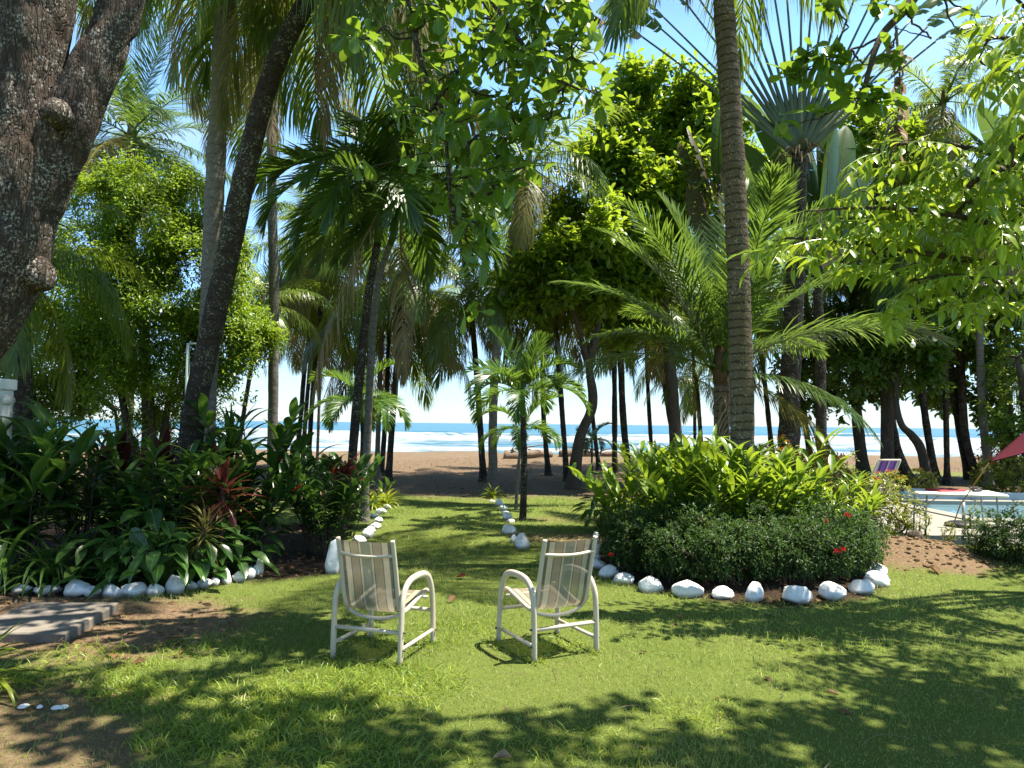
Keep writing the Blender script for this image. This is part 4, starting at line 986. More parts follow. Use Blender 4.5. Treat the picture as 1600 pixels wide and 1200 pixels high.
def overhead_almond():
    """crown over the right of the lawn: bare twigs and a few big leaves reach into the picture"""
    rng = np.random.default_rng(15); base = np.array([8.4, 5.2, 0.0])
    t = thing("almond_tree", "almond tree reaching in from the right with bare crooked twigs and few large leaves", "tree", base, 0, GA)
    g = G()
    tr = catmull([base - [0, 0, .1], base + [-.1, .1, 2.5], base + [-.3, .3, 5], base + [-.5, .5, 7.4]], 8); add_tube(g, tr, np.linspace(.24, .13, len(tr)), 14)
    b1 = catmull([tr[-6], np.array([6.6, 6.4, 7.2]), np.array([5.4, 7.0, 7.0]), at(1480, -60, 7.2), at(1415, 15, 7.2), at(1375, 60, 7.1), at(1352, 130, 7.0), at(1337, 165, 7.0)], 7); add_tube(g, b1, np.linspace(.09, .010, len(b1)), 8)
    b2 = catmull([tr[-1], np.array([7.0, 4.9, 8.1]), np.array([5.6, 4.6, 7.9]), np.array([4.4, 4.5, 7.4])], 8); add_tube(g, b2, np.linspace(.11, .03, len(b2)), 8)
    b3 = catmull([tr[-1], np.array([7.6, 7.6, 9.0]), np.array([6.6, 9.2, 9.8]), np.array([5.6, 10.4, 10.2])], 8); add_tube(g, b3, np.linspace(.11, .03, len(b3)), 8)
    for pts in ([(1375, 60), (1330, 78), (1300, 88), (1275, 106), (1240, 116), (1222, 112)], [(1300, 88), (1310, 60), (1325, 38), (1310, 22), (1290, 12)], [(1415, 15), (1430, 40), (1455, 60), (1440, 55), (1395, 45)], [(1455, -30), (1490, 5), (1520, 22), (1552, 28)],
                [(1352, 130), (1358, 100), (1368, 92), (1395, 90)], [(1352, 130), (1345, 150), (1325, 158), (1290, 180), (1235, 195), (1212, 190)], [(1375, 60), (1395, 75), (1402, 45)], [(1330, 78), (1345, 96), (1362, 102)], [(1480, -60), (1478, 10), (1490, 40), (1512, 52)], [(1352, 130), (1372, 150), (1380, 168)]):
        P = catmull([at(x, y, 7.1 + .04 * math.sin(i * 2)) for i, (x, y) in enumerate(pts)], 5)
        P = P + rng.normal(0, .008, P.shape); add_tube(g, P, np.linspace(.013, .0045, len(P)), 6)
    T = [at(x, y, 7.05) for x, y in ((1275, 78), (1295, 98), (1285, 118), (1282, 92), (1352, 140), (1372, 152), (1390, 160), (1365, 8), (1290, 5), (1340, -5), (1410, 0), (1320, 100), (1262, 90), (1300, 72), (1312, 122), (1335, 156), (1360, 162), (1240, 112), (1226, 114), (1270, 108), (1215, 190), (1290, 178), (1395, 88))]
    O = [];
    for (x, y, r, k) in ((1480, 1140, .5, 14), (1380, 1150, .4, 10), (1570, 1160, .5, 14), (1210, 1120, .22, 5), (1420, 1185, .5, 16), (1300, 1170, .35, 9), (1190, 1190, .4, 8), (1660, 1120, .8, 20), (1090, 1195, .35, 7), (1560, 1200, .5, 14), (1340, 1130, .3, 8), (1250, 1150, .3, 7), (1440, 1090, .4, 10), (1540, 1080, .5, 12)):
        for _ in range(int(k * .9)):
            h = rng.uniform(6.4, 7.6)
            a = rng.uniform(0, 6.28); q = r * rng.uniform(0, 1) ** .5
            O.append(over(x, y, h) + [q * math.cos(a), q * math.sin(a), 0])
    O = np.array(O); grow(g, np.vstack([b2[::2], b3[::2], b1[:20:2]]), O, .0055, .06, 5, .1, rng, wig=.1)
    g.build("trunk", M['twig'], t)
    gl = G(); TT = np.vstack([T, O]); rosettes(gl, TT, rng.normal(0, .5, TT.shape) + np.array([0, -.1, .2]), 8, .20, OBOV, rng, (.5, 1.4), .3, .04)
    gl.build("crown", M['almond'], t)
overhead_almond()

def spray_t(nl=9, ll=.36, seed=0):
    rng = np.random.default_rng(seed); V, F, m = [], [], 0
    tv, tf = leaf_t([0, .22, .5, .8, 1], [.02, .15, .2, .12, .01], .2, .3)
    for i in range(nl):
        x = .12 + .88 * i / (nl - 1); s = 1 if i % 2 else -1
        z = -.25 * x * x
        D = nrm(np.array([.55, s * .75, -.45 + rng.normal(0, .18)])) if i < nl - 1 else nrm(np.array([1, 0, -.6]))
        R = orient(D[None], (np.array([0, 0, 1.]) + rng.normal(0, .25, 3))[None])[0]
        V.append((tv * ll * rng.uniform(.8, 1.15)) @ R.T + [x, 0, z]); F.append(tf + m); m += len(tv)
    st, sf, _ = tube(np.stack([np.linspace(0, 1, 5), np.zeros(5), -.25 * np.linspace(0, 1, 5) ** 2], -1), .008, 3, False)
    V.append(st); F.append(sf[0] + m)
    return np.concatenate(V), np.concatenate(F)

def bright_tree():
    rng = np.random.default_rng(25); base = np.array([7.0, 8.0, 0.0])
    t = thing("leafy_tree", "sunlit lime green tree with drooping leafy sprays hanging in from the right edge", "tree", base)
    g = G(); tr = catmull([base - [0, 0, .1], base + [.05, 0, 1.8], base + [-.1, .1, 3.4], base + [-.2, .2, 5.0]], 8); add_tube(g, tr, np.linspace(.13, .06, len(tr)), 12)
    boughs = []
    for pts, i0 in (([(1640, 300, 7.6), (1560, 245, 7.2), (1470, 225, 7.0), (1400, 226, 6.9), (1350, 240, 6.9)], 14), ([(1640, 360, 7.4), (1560, 350, 6.8), (1450, 330, 6.6), (1340, 325, 6.5), (1260, 330, 6.5)], 12), ([(1630, 420, 7.4), (1540, 410, 7.0), (1440, 395, 6.9), (1340, 380, 6.9), (1240, 372, 6.8), (1200, 380, 6.8)], 10),
                    ([(1660, 120, 7.6), (1600, 70, 7.0), (1550, 60, 6.9), (1530, 90, 6.9)], 20), ([(1650, 60, 7.4), (1600, 10, 7.0), (1560, -30, 6.9)], 22), ([(1640, 460, 7.2), (1560, 440, 6.9), (1480, 430, 6.9), (1420, 440, 6.9)], 9)):
        P = catmull([tr[i0]] + [at(*p) for p in pts], 7); add_tube(g, P, np.linspace(.045, .007, len(P)), 6); boughs.append(P)
    T = []
    for (x, y, r, k) in ((1570, 250, 50, 12), (1490, 240, 40, 12), (1410, 235, 35, 11), (1355, 240, 20, 5), (1590, 330, 60, 20), (1510, 320, 50, 20), (1430, 315, 45, 20), (1360, 320, 45, 18), (1300, 335, 35, 13), (1550, 400, 55, 20), (1470, 390, 50, 20), (1390, 385, 45, 16), (1310, 370, 30, 8), (1240, 375, 22, 6), (1222, 385, 18, 4),
                         (1490, 445, 40, 13), (1430, 455, 35, 10), (1400, 480, 20, 4), (1560, 450, 45, 10), (1590, 40, 40, 14), (1545, 75, 28, 9), (1580, 110, 30, 8), (1600, 150, 30, 5), (1540, 60, 25, 6), (1520, 480, 24, 4), (1650, 300, 60, 20), (1660, 180, 70, 20), (1660, 420, 60, 20), (1340, 420, 20, 3)):
        for _ in range(k):
            a = rng.uniform(0, 6.28); q = r * rng.uniform(0, 1) ** .5
            if rng.uniform() < .36: continue
            T.append(at(x + q * math.cos(a), y + q * math.sin(a), rng.uniform(6.3, 7.5)))
    for (x, y, r, k) in ((1240, 965, .4, 8), (1330, 990, .5, 12), (1470, 965, .6, 16), (1570, 950, .7, 18), (1400, 1040, .5, 16), (1530, 1030, .6, 20), (1300, 1040, .35, 9), (1480, 1095, .5, 18), (1380, 1100, .4, 12), (1280, 1090, .25, 6), (1570, 1110, .5, 18), (1660, 1010, .9, 22), (1600, 900, .7, 14), (1660, 940, .8, 18)):
        for _ in range(int(k * 1.2)):
            h = rng.uniform(3.5, 4.5) if y < 1000 else rng.uniform(4.2, 5.6); a = rng.uniform(0, 6.28); q = r * rng.uniform(0, 1) ** .5
            T.append(over(x, y, h) + [q * math.cos(a), q * math.sin(a), 0])
    T = np.array(T); grow(g, np.vstack([b[4::2] for b in boughs]), T, .0035, .03, 4, .12, rng, wig=.09)
    g.build("trunk", M['twig'], t)
    gl = G(); n = len(T)
    az = np.arctan2(-.35 + rng.normal(0, .5, n), -1 + rng.normal(0, .8, n)); el = rng.normal(-.25, .3, n)
    D = np.stack([np.cos(az) * np.cos(el), np.sin(az) * np.cos(el), np.sin(el)], -1); U = np.array([0, 0, 1.]) + rng.normal(0, .25, (n, 3))
    for v in range(4):
        k = np.arange(n) % 4 == v
        inst(gl, spray_t(8 + v, .30, v), T[k] - D[k] * .15, orient(D[k], U[k]), rng.uniform(.40, .64, k.sum()), rng.uniform(0, 1, k.sum()))
    gl.build("crown", M['bright'], t)
bright_tree()

# ------------------------------------------------------------------ garden plants
def strips(g, org, az, el, L, W, bendw, tint, rng, n=8, prof=None):
    """arching strap leaves, vectorised: org (k,3)"""
    k = len(az); t = np.linspace(0, 1, n)
    prof = np.array([.55, .8, 1, 1, .92, .75, .45, .03]) if prof is None else np.array(prof)
    a = el[:, None] - bendw[:, None] * t[None] ** 1.3
    ds = (L / (n - 1))[:, None]
    r = np.concatenate([np.zeros((k, 1)), np.cumsum(np.cos((a[:, 1:] + a[:, :-1]) / 2) * ds, 1)], 1)
    z = np.concatenate([np.zeros((k, 1)), np.cumsum(np.sin((a[:, 1:] + a[:, :-1]) / 2) * ds, 1)], 1)
    yaw = az[:, None] + rng.normal(0, .12, (k, 1)) * t[None]
    P = org[:, None] + np.stack([r * np.cos(yaw), r * np.sin(yaw), z], -1)
    S = np.stack([-np.sin(yaw), np.cos(yaw), np.zeros_like(yaw)], -1)
    Nn = np.stack([-np.sin(a) * np.cos(yaw), -np.sin(a) * np.sin(yaw), np.cos(a)], -1)
    w = (W[:, None] / 2 * prof[None])[..., None]
    V = np.stack([P + S * w + Nn * w * .35, P, P - S * w + Nn * w * .35], 2).reshape(k, -1, 3)
    i = np.arange(n - 1)[:, None] * 3
    F = np.concatenate([np.stack([i + j, i + j + 3, i + j + 4, i + j + 1], -1).reshape(-1, 4) for j in (0, 1)])
    uv = np.stack([np.repeat(t, 3), np.tile([.2, 0, -.2], n)], -1)
    g.add(V.reshape(-1, 3), (F[None] + (np.arange(k) * n * 3)[:, None, None]).reshape(-1, 4), np.repeat(tint, n * 3), np.tile(uv, (k, 1)))
LPROF = [.12, .55, .9, 1, .9, .66, .33, .02]

def p_ginger(seed, h=1.3, nc=15, spread=.45, ll=.42, lw=.085, nl=13, fl=0, arch=.5):
    rng = np.random.default_rng(seed); gs, gl, gfs = G(), G(), []
    for c in range(nc):
        a = rng.uniform(0, 6.28); r = .14 * rng.uniform(0, 1) ** .5 * (spread / .45)
        o = np.array([r * math.cos(a), r * math.sin(a), -.03]); hh = h * rng.uniform(.6, 1.1); s = spread * rng.uniform(.3, 1.2)
        a += rng.normal(0, .4); out = np.array([math.cos(a), math.sin(a), 0])
        P = catmull([o, o + out * s * .25 + [0, 0, hh * .45], o + out * s * .65 + [0, 0, hh * .8], o + out * s * 1.1 + [0, 0, hh * .98]], 6)
        add_tube(gs, P, np.linspace(.010, .005, len(P)), 5, .6)
        q = np.linspace(.25, 1, nl); B = np.stack([np.interp(q, np.linspace(0, 1, len(P)), P[:, i]) for i in range(3)], -1)
        pl = a + PI / 2 + rng.normal(0, .5); sgn = np.where(np.arange(nl) % 2, 1, -1)
        az = np.where(sgn > 0, pl, pl + PI) + rng.normal(0, .25, nl) + sgn * -.5 * np.linspace(0, 1, nl)
        el = np.interp(q, [.25, 1], [rad(30), rad(62)]) + rng.normal(0, .15, nl)
        strips(gl, B, az, el, ll * rng.uniform(.75, 1.15, nl) * np.interp(q, [.25, .5, 1], [.75, 1, .85]), lw * rng.uniform(.8, 1.15, nl), arch * 2 * rng.uniform(.6, 1.3, nl), np.clip(rng.normal(.45, .25, nl), 0, 1), rng, prof=LPROF)
        if c < fl:
            gf = G(); gfs.append(gf); d = nrm(P[-1] - P[-3]); n = 26; i = np.arange(n); ph = i * 2.4
            cc = P[-1] + d * (i / n * .16 + .03)[:, None]
            D = np.stack([np.cos(ph), np.sin(ph), .8 + 0 * ph], -1); inst(gf, OVAT, cc, orient(nrm(D), np.array([0, 0, 1.]) + 0 * D), np.interp(i, [0, n], [.06, .025]), rng.uniform(0, 1, n))
    return [('stem', gs), ('foliage', gl)] + [('flower', f) for f in gfs]
def p_rosette(seed, n=40, L=.55, W=.06, stem=.0, el=(10, 85), bend=1.0, prof=None, jit=.02):
    rng = np.random.default_rng(seed); gl, gs = G(), G()
    az = np.arange(n) * 2.4 + rng.normal(0, .2, n); e = np.radians(np.linspace(el[1], el[0], n)) + rng.normal(0, .1, n)
    o = np.zeros((n, 3)); o[:, 2] = stem + np.linspace(.10, -.05, n) * (stem > 0) - .01; o[:, :2] = rng.normal(0, jit, (n, 2))
    strips(gl, o, az, e, L * rng.uniform(.7, 1.15, n), W * rng.uniform(.8, 1.15, n), bend * rng.uniform(.5, 1.4, n), rng.uniform(0, 1, n), rng, prof=prof)
    if stem > 0: add_tube(gs, [[0, 0, -.03], [.02, .01, stem * .5], [0, 0, stem + .08]], [.022, .02, .018], 7)
    return dict(stem=gs if stem > 0 else None, foliage=gl)
def p_broad(seed, n=34, h=.55, L=.27, R=.38):
    rng = np.random.default_rng(seed); gl, gs = G(), G(); P = []; D = []
    for i in range(n):
        a = i * 2.4 + rng.normal(0, .3); r = R * ((i + 1) / n) ** .6; z = h * (1 - .75 * (r / R) ** 2) * rng.uniform(.7, 1.1) + .05
        p = np.array([r * math.cos(a), r * math.sin(a), z]); P.append(p); D.append([math.cos(a), math.sin(a), rng.uniform(-.7, .25)])
        add_tube(gs, catmull([[p[0] * .15, p[1] * .15, -.02], [p[0] * .5, p[1] * .5, z * .75], p], 4), np.linspace(.006, .004, 9), 4, .6)
    P = np.array(P); D = np.array(D)
    inst(gl, BROAD, P, orient(D, np.array([0, 0, 1.]) + rng.normal(0, .2, D.shape)), L * rng.uniform(.7, 1.2, n), rng.uniform(0, 1, n))
    return dict(stem=gs, foliage=gl)
def p_shrub(seed, rx=.5, ry=.5, h=.6, ncl=420, per=7, size=.05, nst=10, fl=0, shell=.6, gap=.3, boxy=.0):
    rng = np.random.default_rng(seed); gl, gs, fls = G(), G(), []
    d = nrm(rng.normal(0, 1, (ncl, 3))); r = rng.uniform(shell ** 3, 1, ncl) ** (1 / 3.)
    if boxy: d = d / np.maximum(np.abs(d).max(1, keepdims=True), 1e-6) * boxy + d * (1 - boxy)
    P = d * r[:, None] * np.array([rx, ry, h * .5]) + [0, 0, h * .56]
    P *= (1 + (fbm(P, 4.5, seed, 2) - .5)[:, None] * .75)
    k = (fbm(P, 5, seed + 2, 2) > gap) & (P[:, 2] > .04); P, d = P[k], d[k]
    rosettes(gl, P, d + np.array([0, 0, .5]), per, size, OVAT, rng, (.4, 1.3), .1, .02)
    sel = rng.permutation(len(P))[:nst * 8]
    st = np.array([[rng.normal(0, rx * .25), rng.normal(0, ry * .25), z] for _ in range(nst) for z in (-.02, .08)])
    grow(gs, st, P[sel], .004, .014, 4, 0, rng)
    for s in st[::2]: add_tube(gs, [[0, 0, -.03], [s[0] * .6, s[1] * .6, -.008], s + [0, 0, .02], s + [0, 0, .1]], .009, 5)
    if fl:
        top = P[np.argsort(-(P[:, 2] + rng.normal(0, .06, len(P))))[:fl * 2]][rng.permutation(fl * 2)[:fl]]
        for tp in top:
            n = 16; f = G(); fls.append(f); ph = rng.uniform(0, 6.28, n); e = rng.uniform(.1, 1.4, n)
            D = np.stack([np.cos(ph) * np.cos(e), np.sin(ph) * np.cos(e), np.sin(e)], -1)
            inst(f, TINY, tp + [0, 0, .03] + D * .02, orient(D, rng.normal(0, 1, D.shape)), rng.uniform(.018, .03, n), rng.uniform(0, 1, n))
    return [('stem', gs), ('foliage', gl)] + [('flower', f) for f in fls]

# one long dead leaf dangling from the bare branch
def dead_leaf():
    p = at(1400, 40, 9.5)
    t = thing("dead_leaf", "long curled dry brown leaf hanging against the sky beside the bare branch", "dead leaf", p)
    rng = np.random.default_rng(77); q = np.linspace(0, 1, 9); P = np.stack([.05 * np.sin(q * 5), .04 * np.sin(q * 7), -1.75 * q], -1)
    gs = G(); add_tube(gs, P, np.linspace(.018, .005, 9), 6); st = gs.build("stalk", M['dead'], t, local=True)
    n = 46; u = rng.uniform(.12, 1, n); o = np.stack([np.interp(u, q, P[:, k]) for k in range(3)], -1)
    gb = G(); side = np.where(rng.uniform(0, 1, n) < .5, 0., PI) + rng.normal(0, .9, n)
    strips(gb, o, side, rng.uniform(-1.2, -.2, n), rng.uniform(.10, .30, n), rng.uniform(.05, .15, n), rng.uniform(.2, 1.2, n), rng.uniform(0, .8, n), rng, 6, [.7, 1, .9, 1, .6, .2])
    gb.build("blade", M['dead'], st, local=True)
dead_leaf()

PROTO = {}
def proto(key, parts, mats):
    items = parts if isinstance(parts, list) else [(n, g) for n, g in parts.items() if g is not None and g.n]
    mats = list(mats) + [mats[-1]] * 60
    PROTO[key] = [(n, g.mesh(n, M[m])) for (n, g), m in zip(items, mats)]
for v in range(4):
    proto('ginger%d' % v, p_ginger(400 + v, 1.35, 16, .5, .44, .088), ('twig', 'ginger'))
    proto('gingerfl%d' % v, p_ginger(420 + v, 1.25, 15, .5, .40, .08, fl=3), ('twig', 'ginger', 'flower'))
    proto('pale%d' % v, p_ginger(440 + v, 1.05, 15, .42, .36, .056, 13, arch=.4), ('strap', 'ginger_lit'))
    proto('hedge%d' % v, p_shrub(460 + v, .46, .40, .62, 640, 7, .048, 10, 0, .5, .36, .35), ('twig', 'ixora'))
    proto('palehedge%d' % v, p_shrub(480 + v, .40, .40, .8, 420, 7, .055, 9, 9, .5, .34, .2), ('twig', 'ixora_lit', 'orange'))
    proto('low%d' % v, p_broad(500 + v), ('strap', 'broad'))
for v in range(2):
    proto('lily%d' % v, p_rosette(520 + v, 46, .95, .042, 0, (38, 88), 2.2), ('strap',))
    proto('cord%d' % v, p_rosette(530 + v, 26, .48, .095, .75, (25, 85), .7, LPROF), ('twig', 'maroon'))
    proto('spiky%d' % v, p_rosette(540 + v, 46, .6, .055, 1.15, (-10, 86), .6, [.7, .9, 1, .95, .8, .6, .35, .02]), ('twig', 'strap'))
    proto('pstrap%d' % v, p_rosette(550 + v, 60, .5, .035, 0, (20, 88), 1.6), ('strap_lit',))
    proto('brom%d' % v, p_rosette(560 + v, 46, .36, .05, .72 if v == 0 else .25, (-35, 75), .8, LPROF), ('twig', 'brom'))
    proto('sparse%d' % v, p_shrub(570 + v, .26, .26, .85, 120, 6, .05, 7, 0, .3, .3), ('twig', 'ixora_lit'))
proto('bigleaf', p_ginger(590, 1.5, 9, .55, .62, .17, 8), ('twig', 'ginger'))
proto('thinred', p_rosette(591, 60, .3, .014, .42, (-50, 80), .9), ('twig', 'coco_old'))
proto('roundhedge', p_shrub(592, .85, .7, 1.15, 1700, 8, .055, 18, 46, .75, .24, .25), ('twig', 'ixora_lit', 'orange'))
_pn = [0]
def plant(key, label, cat, p, sc=1.0, rz=None, name=None, group=None, zs=1.0):
    _pn[0] += 1
    p = np.asarray(p, float); p = np.array([p[0], p[1], float(gz(p[0], p[1])) + (.10 * float(1 - sstep(.6, 1.0, ell(p[0], p[1], *BED_R))))])
    t = thing(name or cat.replace(' ', '_'), label, cat, p, _pn[0] * 1.7 if rz is None else rz, group, sc)
    if zs != 1: t.scale = (sc, sc, sc * zs)
    for n, me in PROTO[key]: mobj(n, me, t)
    return t
def gd(px, d): r = ray(px, 662); return np.array([r[0] * d / r[1], d, 0])
LB = "plants of the left stone edged bed"; RB = "plants of the right stone edged bed"; HB = "clipped hedge bushes of the right bed"; PH = "bushes along the pool side"
plant('lily0', "long arching strap leaves spilling over the stones at the far left of the left bed", "strap lily", gd(14, 7.6), 1.15, name="strap_lily", group=LB)
plant('lily1', "dark strap leaved lily drooping onto the two flat stones of the left bed", "strap lily", gd(90, 7.72), 1.0, name="strap_lily", group=LB)
plant('low0', "low broad leaved plant behind the tallest round stone of the left bed", "foliage plant", gd(262, 7.75), 1.15, name="broad_leaf_plant", group=LB)
plant('low1', "low glossy broad leaved plant left of the tallest round stone in the left bed", "foliage plant", gd(205, 7.8), 1.05, name="broad_leaf_plant", group=LB)
plant('low2', "low broad leaved plant near the right end of the left bed", "foliage plant", gd(318, 8.05), 1.05, name="broad_leaf_plant", group=LB)
plant('low3', "shaded low broad leaved plant behind the lump shaped stone of the left bed", "foliage plant", gd(150, 7.95), .95, name="broad_leaf_plant", group=LB)
plant('low1', "taller broad leaved plant in the second row of the left bed", "foliage plant", gd(240, 8.3), 1.35, name="broad_leaf_plant", group=LB)
plant('low0', "small broad leaved plant hanging over the corner stones of the left bed", "foliage plant", gd(365, 8.5), 1.0, name="broad_leaf_plant", group=LB)
plant('thinred', "wispy dull olive thin leaved rosette at the front right of the left bed", "rosette plant", gd(326, 7.9), 1.25, name="rosette_plant", group=LB)
plant('brom0', "dark red rosette plant on a stem at the right of the left bed", "rosette plant", gd(352, 8.3), 1.25, name="rosette_plant", group=LB)
plant('bigleaf', "large leaved plant with a yellowing leaf against the white pillar", "foliage plant", gd(-14, 8.0), 1.1, name="large_leaf_plant", group=LB)
plant('bigleaf', "tall large leaved plant standing right of the white pillar in the left bed", "foliage plant", gd(45, 8.2), 1.0, name="large_leaf_plant", group=LB)
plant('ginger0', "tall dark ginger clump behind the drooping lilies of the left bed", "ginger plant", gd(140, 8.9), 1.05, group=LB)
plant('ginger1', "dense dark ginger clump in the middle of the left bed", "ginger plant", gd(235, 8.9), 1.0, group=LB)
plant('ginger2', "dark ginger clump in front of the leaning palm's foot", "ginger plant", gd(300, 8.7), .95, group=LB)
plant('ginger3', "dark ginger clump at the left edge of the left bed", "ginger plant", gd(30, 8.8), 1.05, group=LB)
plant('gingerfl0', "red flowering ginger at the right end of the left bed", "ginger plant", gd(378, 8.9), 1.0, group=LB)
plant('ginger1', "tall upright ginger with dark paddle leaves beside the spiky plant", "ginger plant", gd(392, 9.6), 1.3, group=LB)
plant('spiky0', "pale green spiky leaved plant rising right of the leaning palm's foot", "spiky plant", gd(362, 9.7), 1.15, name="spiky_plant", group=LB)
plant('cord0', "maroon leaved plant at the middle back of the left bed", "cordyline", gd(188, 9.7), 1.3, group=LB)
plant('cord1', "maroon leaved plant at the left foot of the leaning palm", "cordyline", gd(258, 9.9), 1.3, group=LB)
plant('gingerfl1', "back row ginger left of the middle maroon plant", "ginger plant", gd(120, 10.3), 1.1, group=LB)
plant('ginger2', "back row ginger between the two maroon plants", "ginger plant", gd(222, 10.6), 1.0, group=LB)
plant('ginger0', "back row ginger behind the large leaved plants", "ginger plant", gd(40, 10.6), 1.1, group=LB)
plant('low2', "broad leaved plant filling under the red rosette plant", "foliage plant", gd(375, 9.2), 1.3, name="broad_leaf_plant", group=LB)
plant('sparse0', "light yellow green sapling behind the maroon plants of the left bed", "sapling", gd(175, 11.3), 1.5, group=LB)
plant('pstrap1', "pale strap leaf blades reaching in from the left edge in front of the slab", "strap plant", grd(-62, 1085), 1.15, rz=.5, name="strap_plant")
MB_ = "plants left of the stone lined path"
plant('gingerfl2', "red flowering ginger left of the stone lined path behind the striped chair", "ginger plant", gd(497, 10.0), .95, group=MB_)
plant('gingerfl3', "dark ginger clump behind the upright pointed stone", "ginger plant", gd(517, 9.7), .8, group=MB_)
plant('cord0', "maroon tipped plant at the right of the ginger by the stone lined path", "cordyline", gd(540, 10.6), 1.05, group=MB_)
plant('ginger0', "small ginger at the right edge of the clump by the path stones", "ginger plant", gd(545, 11.2), .8, group=MB_)
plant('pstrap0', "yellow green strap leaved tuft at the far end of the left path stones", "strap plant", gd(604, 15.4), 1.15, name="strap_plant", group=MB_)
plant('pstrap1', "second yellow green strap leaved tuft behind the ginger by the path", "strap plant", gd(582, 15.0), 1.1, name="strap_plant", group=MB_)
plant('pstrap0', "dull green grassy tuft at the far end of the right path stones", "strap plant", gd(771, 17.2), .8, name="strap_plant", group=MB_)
plant('low3', "dark low bush in front of the surf behind the left ginger", "foliage plant", gd(515, 15.5), 1.8, name="broad_leaf_plant", group=MB_)
# right bed: clipped hedge along the front
hx = ((978, 9.1), (1002, 8.6), (1042, 8.25), (1085, 8.05), (1132, 7.95), (1182, 7.95), (1232, 8.0), (1280, 8.15), (1318, 8.4), (1334, 8.9), (1010, 8.75), (1110, 8.5), (1215, 8.5), (1300, 8.75))
hl = ("leftmost hedge bush beside the tall slab stone", "second hedge bush from the tall slab stone", "hedge bush above the oval stone at the left of the front row", "hedge bush above the long flat stone", "hedge bush above the small flat stone", "hedge bush above the egg shaped upright stone",
      "hedge bush above the broadest front stone", "hedge bush above the wedge shaped stone", "hedge bush with red flower heads at the right corner", "rightmost hedge bush over the pair of corner stones", "second row hedge bush at the left of the right bed", "second row hedge bush left of centre in the right bed", "second row hedge bush right of centre in the right bed", "second row hedge bush at the right of the right bed")
for i, ((x, d), l) in enumerate(zip(hx, hl)):
    plant('hedge%d' % (i % 4), "dark small leaved " + l, "hedge bush", gd(x, d), (.98, 1.05, .92)[i % 3] * (.82 if i < 10 else .95), group=HB, name="hedge_bush", zs=1.18)
for i, (x, d, s, l) in enumerate(((985, 9.5, .95, "leftmost sunlit ginger clump above the dark hedge"), (1040, 9.2, 1.12, "sunlit ginger clump left of the ringed palm trunk"), (1095, 9.6, 1.1, "tall sunlit ginger clump next to the ringed palm trunk"), (1130, 9.0, 1.0, "sunlit ginger clump directly in front of the ringed palm trunk"),
                                  (1190, 9.2, 1.22, "sunlit ginger clump right of the ringed palm trunk with one tall leaf"), (1235, 9.5, .95, "narrow leaved sunlit ginger in the middle right of the right bed"), (1285, 9.3, .85, "shorter sunlit ginger clump near the red hedge flowers"), (1330, 9.8, .8, "sunlit ginger at the right end behind the hedge"),
                                  (1065, 10.5, 1.15, "back row sunlit ginger left of the ringed palm"), (1010, 10.4, 1.1, "back row sunlit ginger at the left of the right bed"), (1210, 10.3, 1.1, "back row sunlit ginger right of the ringed palm"))):
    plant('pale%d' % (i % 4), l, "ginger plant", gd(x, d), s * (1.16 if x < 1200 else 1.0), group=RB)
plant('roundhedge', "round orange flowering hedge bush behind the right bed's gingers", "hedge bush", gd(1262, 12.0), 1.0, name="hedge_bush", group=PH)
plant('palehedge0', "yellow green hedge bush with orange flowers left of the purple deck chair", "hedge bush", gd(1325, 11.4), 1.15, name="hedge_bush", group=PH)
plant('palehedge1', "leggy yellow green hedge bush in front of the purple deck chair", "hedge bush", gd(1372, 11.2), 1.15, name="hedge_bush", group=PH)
plant('sparse0', "thin sparse bush on bare stems left of the folding table", "hedge bush", gd(1428, 11.0), .78, name="hedge_bush", group=PH)
plant('sparse1', "wispy bush between the purple deck chair and the sparse bush", "hedge bush", gd(1405, 11.4), .85, name="hedge_bush", group=PH)
for i, (x, d, s, l) in enumerate(((1552, 9.4, .76, "left end of the"), (1590, 9.3, 1.1, "second bush of the"))):
    plant('hedge%d' % i, l + " dark leafy hedge in front of the pool at right", "hedge bush", gd(x, d), s, zs=.92, name="hedge_bush", group=PH)
plant('sparse1', "pale thin leafed bush at the left end of the pool hedge", "hedge bush", gd(1522, 9.7), .6, name="hedge_bush", group=PH)
plant('sparse0', "tiny twiggy seedling beside the near table leg", "hedge bush", gd(1480, 10.3), .4, name="hedge_bush", group=PH)
for i, (x, d, s, l) in enumerate(((1380, 18.5, .9, "beyond the purple deck chair"), (1440, 18.4, .8, "beyond the left end of the pool"), (1545, 18.6, 1.1, "beyond the pool under the rope"), (1590, 18.3, 1.2, "beyond the pool at the right edge"))):
    plant('palehedge%d' % (i % 4), "orange flowering bush " + l, "hedge bush", gd(x, d), s, name="hedge_bush", group=PH)
plant('hedge2', "dark shrub in the shade beyond the red shade cloth", "shrub", gd(1580, 24), 2.2)
plant('palehedge2', "light green shrub left of the fan palm trunk's foot", "shrub", gd(1200, 15.5), 1.6)
plant('sparse1', "light shrub with pink flowers right of the fan palm trunk's foot", "shrub", gd(1245, 15.6), 1.1)
plant('low1', "low leafy plant at the foot of the crooked almond trunk", "foliage plant", gd(940, 12.3), 1.0, name="broad_leaf_plant", group=RB)
